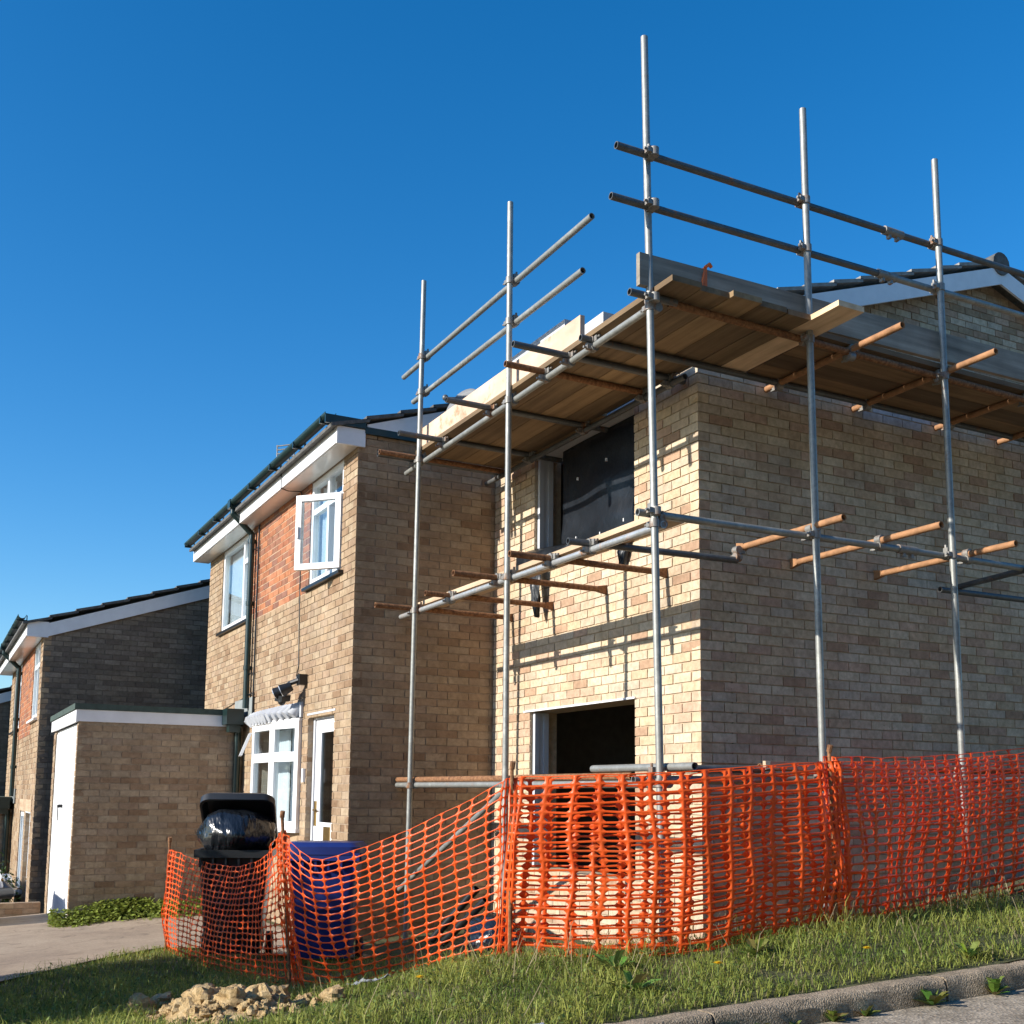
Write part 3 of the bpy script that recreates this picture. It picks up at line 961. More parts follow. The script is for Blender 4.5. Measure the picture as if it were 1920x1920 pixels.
        for i in range(n):
            u = (i + .5) / n
            xt = -4.90 - u * 1.9
            bulge = .16 * min(1, 3.2 * u, 3.2 * (1 - u))
            mb = MB()
            mb.tube((xt, -1.49, 2.015), (xt, -1.545 - bulge, 1.915), .058, 12, r1=.062)
            mb.build('hood_tile', M['lead'], bow, 40)
        mb = MB(); mb.box(-6.86, -4.84, -1.50, -1.476, 1.90, 2.06); mb.build('hood_flashing', M['lead'], bow)
    else:
        mb = MB(); frame_boxes(mb, X(-5.74), X(-4.96), Z(.74), Z(1.9), yw0, yw1, .06, [(X(-5.35), Z(.8), Z(1.84))]); a = mb.build('window', M['upvc'], root)
        mb = MB(); mb.box(X(-5.68), X(-5.02), yw0 + .03, yw0 + .04, Z(.8), Z(1.84)); mb.build('pane', M['pane'], a)
        curtain(a, X(-5.7), X(-5.0), Z(.78), Z(1.86), yw1 + .1, M['curtain'])
        room_box(a, X(-5.74), X(-4.96), Z(.74), Z(1.9), yw1 + .01)
        mb = MB(); mb.box(X(-5.82), X(-4.88), yf - .1, yf + .014, Z(.70), Z(.735)); mb.build('window_sill', M['upvc'], root)
        mb = MB(); mb.box(X(-5.85), X(-3.75), yf - .006, yf + .004, Z(1.925), Z(2.1)); mb.build('lintel', M['board_pale'], root)
    # ---- rainwater pipe with swan neck
    xo, xp = X(-7.02), X(-7.03)
    mb = MB()
    mb.path([(xo, yg, zg - .02), (xo, yg, zg - .13), (xp, yf - .055, zg - .36), (xp, yf - .055, Z(2.13))], .037, 12)
    mb.box(xo - .06, xo + .06, yg - .06, yg + .06, zg - .07, zg + .035)
    dp = mb.build('downpipe', M['gutter'], root, 40)
    for zz in (4.18, 3.4, 2.6):
        mb = MB(); mb.tube((xp, yf - .055, Z(zz)), (xp, yf - .055, Z(zz) + .05), .046, 12); mb.box(xp - .015, xp + .015, yf - .03, yf - .002, Z(zz), Z(zz) + .05); mb.build('pipe_clip', M['gutter'], dp, 40)
    if main:
        mb = MB(); mb.path([(-6.82, yf - .02, 4.38), (-6.82, yf - .02, 1.95)], .011, 8)
        for zz in (4.1, 2.55, 2.3): mb.tube((-6.82, yf - .02, zz), (-7.0, yf - .03, zz), .008, 6)
        mb.build('overflow_pipe', M['black_plastic'], root, 40)
        mb = MB(); mb.path([(-5.15, ye - .03, 4.60), (-5.15, ye - .03, 4.40), (-5.18, -1.62, 4.39), (-5.12, yf - .02, 4.385), (-5.10, yf - .006, 4.3), (-5.10, yf - .006, 3.3), (-5.05, yf - .006, 2.45), (-5.10, yf - .012, 2.35), (-5.06, yf - .012, 2.25), (-5.03, yf - .012, 2.38)], .006, 6); mb.build('cable', M['black_plastic'], root)
        mb = MB(); mb.path([(-9.4, yf - .006, 2.12), (-7.05, yf - .006, 2.30)], .006, 6); mb.build('cable', M['black_plastic'], root)
        mb = MB(); mb.box(-4.75, -4.70, yf - .03, yf - .002, 1.22, 1.36); mb.build('door_bell', M['upvc'], root)
    return root

HN = (-7.05, -2.09, -1.12)
house((0, 0, 0), 'house', 'two storey brown brick house with bow window and open upstairs casement behind the bins', True)
house(HN, 'house', 'dark gabled brick house at the left edge beyond the flat roofed garage', False)
house((2 * HN[0], 2 * HN[1], 2 * HN[2]), 'house', 'farthest house of the row, a sliver at the very left edge', False)

# ------------------------------------------------------------------ garage
def garage(O, label, limit):
    gar = thing('garage', label, 'garage', (-8.6 + O[0], -2.4 + O[1], -.4 + O[2]))
    ox, oy, oz = O
    def bx(mb, x0, x1, y0, y1, z0, z1): return mb.box(x0 + ox, x1 + ox, y0 + oy, y1 + oy, z0 + oz, z1 + oz)
    xg1, yg0 = -7.30 + ox, -3.40 + oy
    z0, z1 = -.525 + oz, 1.925 + oz
    bl = []
    courses('y', yg0, -1.48 + oy, z0, z1, [], xg1, 1, BROWN, bl, phase=.02)
    courses('x', xg1 - .11, xg1, z0, z1, [], yg0, -1, BROWN, bl, phase=xg1)
    courses('x', -9.95 + ox, -9.72 + ox, z0, z1, [], yg0, -1, BROWN, bl, phase=-9.95)
    lay(bl, gar, 'brick', limit)
    mb = MB(); bx(mb, -7.42, -7.307, -3.393, -1.48, -.6, 1.92); mb.build('side_wall', M['mortar_old'], gar)
    mb = MB(); bx(mb, -9.94, -9.72, -3.393, -1.48, -.6, 1.92); mb.build('far_wall', M['mortar_old'], gar)
    mb = MB(); bx(mb, -10.03, -7.27, -3.43, -3.408, 1.905, 2.05); bx(mb, -7.292, -7.27, -3.408, -1.53, 1.912, 2.05); mb.build('fascia', M['white_paint'], gar)
    mb = MB(); bx(mb, -10.05, -7.255, -3.45, -1.49, 2.052, 2.12); bx(mb, -10.0, -7.3, -3.40, -1.5, 1.95, 2.051); mb.build('roof', M['felt'], gar)
    mb = MB(); bx(mb, -9.71, -7.42, -3.375, -3.34, -.55, 1.90)
    door = mb.build('door', M['white_paint'], gar)
    for k in range(14):
        mb = MB(); bx(mb, -9.70 + k * .163, -9.70 + k * .163 + .15, -3.385, -3.376, -.50, 1.86); mb.build('door_panel', M['white_paint'], door)
    mb = MB(); bx(mb, -8.62, -8.58, -3.43, -3.386, .90, .94); bx(mb, -8.66, -8.59, -3.44, -3.431, .90, .935); bx(mb, -8.615, -8.59, -3.44, -3.431, .74, .90); mb.build('handle', M['black_plastic'], door)
    mb = MB(); bx(mb, -7.29, -7.02, -1.75, -1.545, 1.93, 2.12); bx(mb, -7.24, -7.10, -1.70, -1.56, 1.84, 1.93); mb.tube((-7.235 + ox, -1.56 + oy, 1.9 + oz), (-7.235 + ox, -1.56 + oy, -.3 + oz), .042, 12); mb.build('rainwater_hopper', M['gutter'], gar, 40)
    mb = MB(); bx(mb, -7.7, -6.83, -1.495, -1.476, 2.02, 2.26); mb.build('flashing', M['grey_flash'], gar)
garage((0, 0, 0), 'flat roofed brick garage with white door on the driveway', 300)
garage(HN, 'second brick garage, only its side glimpsed past the far downpipe at the left edge', 120)

# ------------------------------------------------------------------ the extension
ext = thing('house_extension', 'unfinished pale buff brick extension with open window holes behind the scaffolding', 'house extension', (-1.7, 2.5, 0))
UP_O = (-2.53, -.85, 3.30, 4.275); LO_O = (-2.59, -.85, .45, 1.875)
UP_O = (-2.53, -.85, 3.30, 4.36)
EH = [UP_O, LO_O]
bl = []
courses('x', -3.355, 0.0, -.3, 4.351, EH, 0.0, -1, BUFF, bl, phase=-.1125)
courses('y', 0.0, 7.0, -.3, 4.351, [], 0.0, 1, BUFF, bl, phase=0.1025 + .0)
bl = [b_[:6] + ((.50, .50, .51),) if b_[4] > 4.19 and b_[0] > -.11 and 1.70 < (b_[2] + b_[3]) / 2 < 2.45 else b_ for b_ in bl]
lay(bl, ext)
mb = MB()
backing(mb, 'x', -3.355, -.010, -.3, 4.345, EH, 0.0, -1, .28, rec=.009)
mb.build('front_wall', M['mortar_new'], ext)
mb = MB(); mb.box(-.26, -.009, .30, 7.0, -.3, 4.345); mb.build('side_wall', M['mortar_new'], ext)
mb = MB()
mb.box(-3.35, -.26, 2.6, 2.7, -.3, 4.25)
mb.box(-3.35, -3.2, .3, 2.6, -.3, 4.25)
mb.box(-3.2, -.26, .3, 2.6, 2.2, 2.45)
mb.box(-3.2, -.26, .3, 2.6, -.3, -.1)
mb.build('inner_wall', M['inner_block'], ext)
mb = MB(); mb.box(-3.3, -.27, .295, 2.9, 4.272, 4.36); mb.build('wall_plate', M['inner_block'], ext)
mb = MB(); mb.box(-2.528, -.852, .008, .25, 4.279, 4.345); mb.build('upper_lintel', M['block'], ext)
for i in range(14):
    y0 = .31 + i * .45
    mb = MB(); mb.box(-.26, -.13, y0, y0 + .44, 4.35, 4.56, jit=.003); mb.build('leaf_block', M['inner_block'], ext)
mb = MB(); mb.box(-2.70, -.84, -.012, .1, 1.877, 1.893); mb.build('lower_lintel', M['white_paint'], ext)
def timber_frame(x0, z0, z1):
    mb = MB(); mb.box(x0, x0 + .04, .03, .075, z0, z1); mb.box(x0, x0 + .03, .076, .125, z0, z1); mb.box(x0, x0 + .04, .126, .175, z0, z1)
    return mb.build('window_frame', M['grey_frame'], ext)
timber_frame(-2.52, 3.32, 4.27)
timber_frame(-2.58, .47, 1.87)
# black sheet pinned across the upper hole
nx, nz = 40, 30
vs = []
for j in range(nz + 1):
    for i in range(nx + 1):
        u, v = i / nx, j / nz
        x = -2.17 + u * 1.315; z = 3.30 + v * .972
        d = .10 + math.sin(math.pi * u) * .015 * math.sin(7 * u + 2 * v) + math.sin(math.pi * u) * .02 * mnoise.noise(Vector((u * 3, v * 5, 1.3))) - .015 * math.exp(-((v - .15) / .1) ** 2)
        vs.append((x, d, z))
fs = [(j * (nx + 1) + i, j * (nx + 1) + i + 1, (j + 1) * (nx + 1) + i + 1, (j + 1) * (nx + 1) + i) for j in range(nz) for i in range(nx)]
mb = MB(); mb.add(vs, fs)
sh = mb.build('plastic_sheet', M['sheet'], ext, 180)
md = sh.modifiers.new('solidify', 'SOLIDIFY'); md.thickness = .002
mb = MB()
for (x, z) in ((-1.88, 3.94), (-1.40, 3.99), (-1.42, 3.46), (-1.5, 3.36), (-1.9, 3.40), (-1.13, 3.40)):
    mb.obox((x, .085, z), (.006, 0, 0), (0, .008, 0), (0, 0, .014))
mb.build('sheet_clip', M['upvc'], sh)
def rag(pts_l, pts_r, name, seed):
    vs, fs = [], []
    n, m = len(pts_l), 8
    for i, (a, b) in enumerate(zip(pts_l, pts_r)):
        a, b = Vector(a), Vector(b)
        for j in range(m + 1):
            p = a.lerp(b, j / m)
            p.y -= .03 * math.sin(j * 1.9 + seed + i) * (0.4 + i / n)
            vs.append(p)
    fs = [(i * (m + 1) + j, i * (m + 1) + j + 1, (i + 1) * (m + 1) + j + 1, (i + 1) * (m + 1) + j) for i in range(n - 1) for j in range(m)]
    mb = MB(); mb.add(vs, fs)
    o = mb.build(name, M['sheet'], ext, 180)
    md = o.modifiers.new('solidify', 'SOLIDIFY'); md.thickness = .003
    return o
rag([(-2.62, .02, 3.42), (-2.66, -.10, 3.36), (-2.60, -.13, 3.24), (-2.52, -.12, 3.20)], [(-1.5, .03, 3.31), (-1.6, -.06, 3.29), (-1.8, -.07, 3.25), (-2.0, -.06, 3.22)], 'sheet_flap', 0)
rag([(-2.42, -.1, 3.2), (-2.38, -.12, 3.0), (-2.36, -.11, 2.86), (-2.30, -.1, 2.72)], [(-2.22, -.1, 3.2), (-2.24, -.11, 3.0), (-2.25, -.1, 2.9), (-2.27, -.1, 2.74)], 'sheet_flap', 2)
rag([(-1.02, -.02, 3.2), (-1.0, -.05, 3.08), (-.98, -.05, 2.95)], [(-.86, -.02, 3.2), (-.90, -.05, 3.06), (-.96, -.05, 2.94)], 'sheet_flap', 1)

# ------------------------------------------------------------------ scaffold
sc = thing('scaffold', 'tube scaffold of upright poles rails and couplers wrapped round the unfinished extension', 'scaffold', (0, -.5, 0))
R = .0242
def pipe(name, p0, p1, mat='galv', r=R):
    mb = MB(); mb.tube(p0, p1, r, 14, hollow=r * .78)
    return mb.build(name, M[mat], sc, 40)
POLES = [((-2.808, -1.06, 5.933), (-2.925, -1.06, -.35)), ((-1.044, -1.06, 5.856), (-1.018, -1.06, -.25)), ((.854, -1.06, 6.082), (1.02, -1.06, -.05)),
         ((.96, .206, 5.909), (.96, .27, .05)), ((.96, 1.508, 5.906), (.96, 1.58, .2)), ((.97, 2.95, 5.9), (.97, 2.97, .3))]
for t, b in POLES: pipe('standard', t, b, 'galv')
def pole_x(i, z):
    t, b = Vector(POLES[i][0]), Vector(POLES[i][1])
    k = (z - b.z) / (t.z - b.z)
    return b.lerp(t, k)
YL, XL = -1.01, .91
pipe('guard_rail', (-3.393, YL, 5.191), (.123, YL, 5.197), 'galv')
pipe('guard_rail', (-3.13, YL, 4.857), (.002, YL, 4.843), 'galv')
pipe('ledger', (-3.27, YL, 4.185), (.87, YL, 4.230), 'galv')
pipe('ledger', (-3.324, YL, 2.789), (.97, YL, 2.775), 'galv_rusty')
pipe('ledger', (-3.325, YL, 1.192), (1.0, YL, 1.18), 'galv')
pipe('guard_rail', (XL, -1.319, 5.217), (XL, 3.6, 5.27), 'dull')
pipe('guard_rail', (XL, -1.359, 4.864), (XL, 1.02, 4.893), 'dull')
pipe('guard_rail', (XL, 1.02, 4.893), (XL, 3.6, 4.92), 'galv')
pipe('ledger', (XL, -1.22, 4.262), (XL, -.86, 4.265), 'dull')
pipe('ledger', (.895, -.906, 4.262), (.905, 3.6, 4.205), 'rust')
pipe('ledger', (XL, -1.165, 2.848), (XL, 1.14, 2.868), 'galv')
pipe('ledger', (XL, 1.14, 2.868), (XL, 3.6, 2.86), 'galv')
pipe('ledger', (XL, -1.2, 1.205), (XL, 3.6, 1.27), 'galv')
# inner ledgers along the walls
pipe('ledger', (.15, -1.12, 4.263), (.15, 3.6, 4.266), 'dull')
pipe('ledger', (-3.3, -.13, 4.212), (.02, -.13, 4.214), 'dull')
pipe('ledger', (.22, 2.25, 2.80), (.25, 3.6, 2.80), 'dull')
pipe('transom', (.2, 2.5, 2.85), (1.3, 2.3, 2.85), 'dull')
# putlogs over the front ledger
for (x, ya, yb, m) in ((-3.05, -1.39, -.02, 'dull'), (-2.98, -1.40, -.06, 'rust'), (-2.38, -1.45, .20, 'dull'), (-1.42, -1.43, .18, 'dull'), (-.52, -1.36, -.02, 'rust'), (-.17, -1.48, .02, 'dull')):
    pipe('putlog', (x, ya, 4.262), (x, yb, 4.262), m)
for y in (.657, 1.57, 2.52, 3.3): pipe('putlog', (1.38, y, 4.262), (-.02, y, 4.262), 'rust_paint')
def putlog_flat(p0, p1, m):
    """tube whose far end is beaten flat and built into a joint"""
    p0, p1 = Vector(p0), Vector(p1)
    d = (p1 - p0).normalized()
    q = p1 - d * .09
    mb = MB(); mb.tube(p0, q, R, 14, hollow=R * .78)
    s = d.cross(Vector((0, 0, 1)))
    mb.add([q + s * .022 + Vector((0, 0, .022)), q - s * .022 + Vector((0, 0, .022)), q - s * .022 - Vector((0, 0, .022)), q + s * .022 - Vector((0, 0, .022)),
            p1 + s * .012 + Vector((0, 0, .04)), p1 - s * .012 + Vector((0, 0, .04)), p1 - s * .012 - Vector((0, 0, .04)), p1 + s * .012 - Vector((0, 0, .04))],
           [(0, 1, 5, 4), (1, 2, 6, 5), (2, 3, 7, 6), (3, 0, 4, 7), (4, 5, 6, 7)])
    return mb.build('putlog', M[m], sc, 40)
putlog_flat((-2.955, -1.416, 2.815), (-2.955, -.0, 2.815), 'rust')
putlog_flat((-2.166, -1.26, 2.815), (-2.166, 0, 2.815), 'rust')
putlog_flat((-1.27, -1.41, 2.82), (-1.27, 0, 2.82), 'rust')
putlog_flat((-.411, -1.365, 2.815), (-.411, 0, 2.815), 'rust')
pipe('putlog', (.11, -1.19, 2.823), (.20, .19, 2.823), 'dull')
putlog_flat((1.22, .241, 2.925), (.14, .241, 2.925), 'rust_paint')
putlog_flat((1.45, .877, 2.905), (0, .877, 2.905), 'rust_paint')
putlog_flat((1.33, 1.758, 2.905), (0, 1.758, 2.905), 'rust_paint')
# brace
pipe('brace', (-1.25, -.96, 1.13), (-3.5, -.96, .16), 'galv')
# couplers
def coupler(c, d1, d2, sep):
    """right-angle coupler: a band round each of two crossing tubes and a bolt"""
    c, d1, d2, sep = map(Vector, (c, d1, d2, sep))
    s = sep.normalized()
    mb = MB()
    a, b = c - s * .0255, c + s * .0255
    mb.tube(a - d1 * .026, a + d1 * .026, .0315, 12)
    mb.tube(b - d2 * .026, b + d2 * .026, .0315, 12)
    mb.tube(a - d2 * .03 + s * -.01, a - d2 * .085 + s * -.01, .009, 8)
    mb.obox(a - d2 * .045, d1 * .016, s * .02, d2 * .016)
    mb.obox(b + d1 * .045, d1 * .016, s * .02, d2 * .016)
    mb.tube(b + d1 * .03 + s * .01, b + d1 * .085 + s * .01, .009, 8)
    return mb.build('coupler', M['coupler'], sc, 40)
DX, DY, DZ = (1, 0, 0), (0, 1, 0), (0, 0, 1)
for i in range(3):
    for z in (5.194, 4.85, 4.20, 2.783, 1.186):
        if i == 2 and z in (5.194, 4.85): continue
        p = pole_x(i, z)
        coupler((p.x, -1.035, z), DZ, DX, (0, 1, 0))
for i in (2, 3, 4, 5):
    for z, dz in ((5.217, .011), (4.864, .012), (4.24, -.01), (2.855, .005), (1.22, .012)):
        p = pole_x(i, z)
        coupler((.935, p.y, z + dz * (p.y + 1.2)), DZ, DY, (-1, 0, 0))
for x in (-3.05, -2.38, -1.42, -.52, -.17, .15): coupler((x, YL, 4.238), DX, DY, (0, 0, 1))
for x in (-2.955, -2.166, -1.27, -.411, .12): coupler((x, YL, 2.80), DX, DY, (0, 0, 1))
for y in (.657, 1.57, 2.52): coupler((.9, y, 4.238), DY, DX, (0, 0, 1))
for y in (.241, .877, 1.758): coupler((XL, y, 2.888), DY, DX, (0, 0, 1))
coupler((.20, .19, 2.87), DY, DX, (0, 0, 1))
for x in (-2.38, -1.42, -.52, -.17): coupler((x, -.13, 4.238), DX, DY, (0, 0, 1))
for y in (.657, 1.57, 2.52): coupler((.15, y, 4.264), DY, DX, (0, 0, .01))
for (p, d) in (((XL, 1.14, 2.868), DY), ((XL, 1.02, 4.893), DY), ((XL, 1.1, 5.243), DY)):
    mb = MB(); p = Vector(p); mb.tube(p - Vector(d) * .09, p + Vector(d) * .09, .032, 14); mb.obox(p + Vector((.0, -.04, -.035)), (.015, 0, 0), (0, .012, 0), (0, 0, .02)); mb.obox(p + Vector((.0, .04, -.035)), (.015, 0, 0), (0, .012, 0), (0, 0, .02)); mb.build('sleeve', M['coupler'], sc, 40)
# toe boards fixed to the uprights
mb = MB(); mb.box(-3.02, -.08, -.982, -.944, 4.328, 4.55, jit=.002); mb.build('toe_board', M['toe_pale'], sc)
mb = MB()
ya, yb = -1.145, 3.7
vs = []
for y in (ya, yb):
    z = 4.328 + .012 * (y + 1.1)
    for (x, zz) in ((.878, z), (.916, z), (.916, z + .215), (.878, z + .215)): vs.append((x, y, zz))
mb.add(vs, [(0, 1, 2, 3), (4, 7, 6, 5), (0, 4, 5, 1), (1, 5, 6, 2), (2, 6, 7, 3), (3, 7, 4, 0)])
mb.build('toe_board', M['toe_grey'], sc)
mb = MB(); mb.box(.874, .92, -.64, -.615, 4.40, 4.56); mb.path([(.92, -.63, 4.56), (.925, -.60, 4.585), (.92, -.58, 4.57)], .012, 6); mb.path([(.92, -.64, 4.52), (.925, -.66, 4.43), (.925, -.65, 4.38)], .009, 6); mb.build('cord_tie', M['orange_tie'], sc)

# scaffold boards: each lies loose on the putlogs
def board(x0, x1, y0, y1, z, mat, label, along='x', group='scaffold boards'):
    mb = MB()
    n = 8
    th = .038
    vs = []
    for i in range(n + 1):
        t = i / n
        s = .004 * math.sin(t * 5 + x0 * 3 + y0)
        if along == 'x':
            x = x0 + (x1 - x0) * t
            vs += [(x, y0, z + s), (x, y1, z + s), (x, y1, z + th + s), (x, y0, z + th + s)]
        else:
            y = y0 + (y1 - y0) * t
            vs += [(x0, y, z + s), (x1, y, z + s), (x1, y, z + th + s), (x0, y, z + th + s)]
    fs = [(4 * i + j, 4 * i + (j + 1) % 4, 4 * i + 4 + (j + 1) % 4, 4 * i + 4 + j) for i in range(n) for j in range(4)]
    fs += [(3, 2, 1, 0), (4 * n, 4 * n + 1, 4 * n + 2, 4 * n + 3)]
    mb.add(vs, fs)
    o = mb.build('scaffold_board', M[mat], None, None, ((x0 + x1) / 2, (y0 + y1) / 2, z))
    return tag(o, label, 'board', group)
zb = 4.288
fy = [-1.04, -.805, -.57, -.33, -.095]
lab = ['outermost board of the long front deck, its sunlit edge over the ledger', 'second board in from the outer edge of the front deck', 'third board in from the outer edge of the front deck', 'innermost front deck board, beside the window wall']
for i in range(4):
    board(-2.97, 1.10 + (.02, -.01, .03, 0)[i], fy[i], fy[i + 1] - .006, zb, 'deck_wood', lab[i])
board(.135, 1.10, -.09, .10, zb + .001, 'deck_wood', 'short deck board beside the corner of the extension')
board(.135, 1.36, .106, .33, zb + .001, 'board_pale', 'short deck board poking out past the grey toe board')
sx = [.13, .34, .555, .74, .93]
lab = ['side deck board nearest the long shaded wall', 'second side deck board out from the shaded wall', 'third side deck board out from the shaded wall', 'outermost side deck board under the grey toe board']
for i in range(4): board(sx[i], sx[i + 1] - .006, .345, 3.9, zb, 'deck_wood_y', lab[i], 'y')
board(-3.0, .83, -.975, -.75, 2.843, 'board_pale', 'single pale board lying along the middle lift below the black sheeted window')
board(-2.9, -1.2, -.092, -.04, 4.289, 'deck_wood', 'narrow batten filling the gap beside the window wall')

# aerated blocks on the deck
blks = [(-1.52, 0, 'lower pale block at the left end of the stack on the deck'), (-1.06, 0, 'lower pale block at the right end of the stack on the deck'), (-1.50, 1, 'upper pale block at the left end of the stack on the deck'), (-1.05, 1, 'upper pale block at the right end of the stack on the deck')]
for (x, k, lb) in blks:
    mb = MB(); mb.box(x, x + .44, -.80, -.60, 4.33 + k * .217, 4.545 + k * .217, jit=.002)
    tag(mb.build('concrete_block', M['block'], None, None, (x + .22, -.7, 4.33 + k * .217)), lb, 'block', 'pale blocks on the scaffold deck')
for (x, k, lb) in ((-1.98, 0, 'low pale block left of the block stack behind the toe board'), (-.36, 0, 'single pale block just past the end of the pale toe board')):
    mb = MB(); mb.box(x, x + (.44 if x < -1 else .30), -.80, -.58, 4.33, 4.545 + (.06 if x > -1 else 0.12), jit=.002)
    tag(mb.build('concrete_block', M['block'], None, None, (x + .22, -.7, 4.33)), lb, 'block', 'pale blocks on the scaffold deck')

# loose tubes and timber stored on the bottom lift
def loose(name, p0, p1, mat, label, cat, r=R):
    mb = MB(); mb.tube(p0, p1, r, 14, hollow=r * .78)
    mid = (Vector(p0) + Vector(p1)) / 2
    return tag(mb.build(name, M[mat], None, 40, mid), label, cat, 'loose tubes on the bottom ledgers')
loose('scaffold_tube', (-4.12, -1.0, 1.246), (-1.05, -1.0, 1.232), 'rust', 'long rusty tube lying on the bottom ledger by the old house wall', 'tube')
loose('scaffold_tube', (-3.75, -.94, 1.243), (-.6, -.94, 1.232), 'rust', 'second rusty tube beside the wall, just behind the first', 'tube')
loose('scaffold_tube', (-.95, -1.0, 1.235), (.6, -1.0, 1.232), 'rust', 'dark tube end poking out by the left net pin', 'tube')
loose('scaffold_tube', (.13, -1.00, 1.285), (1.25, -1.0, 1.282), 'galv', 'grey tube resting on top of the orange net line at the window', 'tube')
loose('scaffold_tube', (.93, -.95, 1.275), (.93, -.22, 1.285), 'dull', 'short dark tube at the top of the net near the corner', 'tube')
loose('scaffold_tube', (.87, -.2, 1.30), (.87, 3.2, 1.33), 'rust', 'brown tube lying along the shaded wall behind the net', 'tube')
mb = MB(); mb.box(.96, 1.03, -.25, 1.15, 1.285, 1.335, jit=.003)
tag(mb.build('timber_batten', M['board_pale'], None, None, (1.0, .45, 1.28)), 'pale sawn batten lying along the bottom ledger above the right of the net', 'timber')

# ------------------------------------------------------------------ barrier net
NT = [[(-3.45, -3.045, .618), (-2.731, -2.962, .565), (-1.888, -2.869, .558), (-1.189, -2.862, .654), (-.737, -2.901, .782), (-.507, -2.918, .871)],
      [(-.507, -2.918, .871), (-.392, -2.898, .796), (-.186, -2.805, .7), (-.01, -2.696, .736), (.419, -2.46, .895), (.746, -2.207, 1.075), (.954, -2.06, 1.202)],
      [(.954, -2.06, 1.202), (1.2, -1.705, 1.223), (1.39, -1.347, 1.236), (1.499, -.824, 1.28), (1.51, -.2, 1.326)],
      [(1.51, -.2, 1.326), (1.383, .563, 1.345), (1.262, 1.19, 1.381), (1.196, 1.917, 1.442), (1.06, 2.94, 1.518)]]
NB = [[(-3.551, -3.012, -.25), (-2.87, -3.026, -.215), (-2.04, -2.96, -.2), (-1.291, -2.841, -.17), (-.807, -2.795, -.14), (-.561, -2.763, -.12)],
      [(-.561, -2.763, -.12), (-.431, -2.735, -.11), (-.192, -2.608, -.1), (.078, -2.436, -.02), (.563, -2.205, .14), (.831, -2.042, .225)],
      [(.85, -2.044, .225), (1.168, -1.614, .22), (1.416, -1.148, .25), (1.458, -.654, .32), (1.475, -.13, .355)],
      [(1.475, -.13, .355), (1.32, .587, .38), (1.198, 1.213, .41), (1.132, 1.936, .475), (1.028, 2.908, .56)]]
def poly_at(P, t):
    P = [Vector(p) for p in P]
    L = [0]
    for a, b in zip(P[:-1], P[1:]): L.append(L[-1] + (b - a).length)
    s = t * L[-1]
    for i in range(len(P) - 1):
        if s <= L[i + 1] or i == len(P) - 2:
            k = (s - L[i]) / (L[i + 1] - L[i])
            p0, p1, p2, p3 = P[max(i - 1, 0)], P[i], P[i + 1], P[min(i + 2, len(P) - 1)]
            cr = 0.5 * ((2 * p1) + (p2 - p0) * k + (2 * p0 - 5 * p1 + 4 * p2 - p3) * k * k + (3 * p1 - p0 - 3 * p2 + p3) * k ** 3)
            return cr.lerp(p1.lerp(p2, k), 0.35)
NROW = 19
def net_columns(segs, counts, amp, seed, pleat=0.0, tight={}):
    cols = []
    for s, n in zip(segs, counts):
        a0, a1 = tight.get(s, (0, 0))
        wts = [(.22 if (i < a0 or i >= n - a1) else 1.0) * random.uniform(.88, 1.12) for i in range(n)]
        cum = [0.0]
        for w_ in wts: cum.append(cum[-1] + w_)
        for i in range(n + (1 if s == segs[-1] else 0)):
            t = cum[i] / cum[-1]
            T, B = poly_at(NT[s], t), poly_at(NB[s], t)
            e = min(t, 1 - t)
            cols.append((T, B, s, t))
    out = []
    N = len(cols)
    for c, (T, B, s, t) in enumerate(cols):
        T2, B2 = cols[min(c + 1, N - 1)][0], cols[min(c + 1, N - 1)][1]
        T1, B1 = cols[max(c - 1, 0)][0], cols[max(c - 1, 0)][1]
        d = ((T2 - T1) + (B2 - B1)); d.z = 0; d.normalize()
        nrm = Vector((d.y, -d.x, 0))
        colp = []
        for r in range(NROW + 1):
            v = r / NROW
            p = T.lerp(B, v)
            q = Vector((c * .33, v * 2.2, seed))
            w1 = mnoise.noise(q) * amp
            w2 = mnoise.noise(Vector((c * .9, v * 1.1, seed + 5))) * pleat
            sag = amp * 0.6 * math.sin(math.pi * v)
            slide = d * (mnoise.noise(Vector((c * .25, v * 2.6, seed + 9))) * amp * 0.9 + mnoise.noise(Vector((c * 1.7, v * 1.5, seed + 3))) * pleat * .8)
            p = p + nrm * (w1 + w2 + sag) + slide + Vector((0, 0, .010 * mnoise.noise(Vector((c * .8, r * .9, seed + 20)))))
            colp.append(p + Vector((random.uniform(-1, 1), random.uniform(-1, 1), random.uniform(-1, 1))) * .0022)
        out.append(colp)
    return out
def bunch(i0, n, squeeze, amp, cols):
    """gather n columns tightly round a pin"""
    base = cols[i0]
    for k in range(1, n):
        f = k / n
        for r in range(NROW + 1):
            z = (-1) ** k * amp
            cols[i0 + k][r] = cols[i0 + k][r] + Vector((z * .6, z, 0)) * (0.6 + .8 * abs(mnoise.noise(Vector((k, r * .4, 2)))))
    return cols
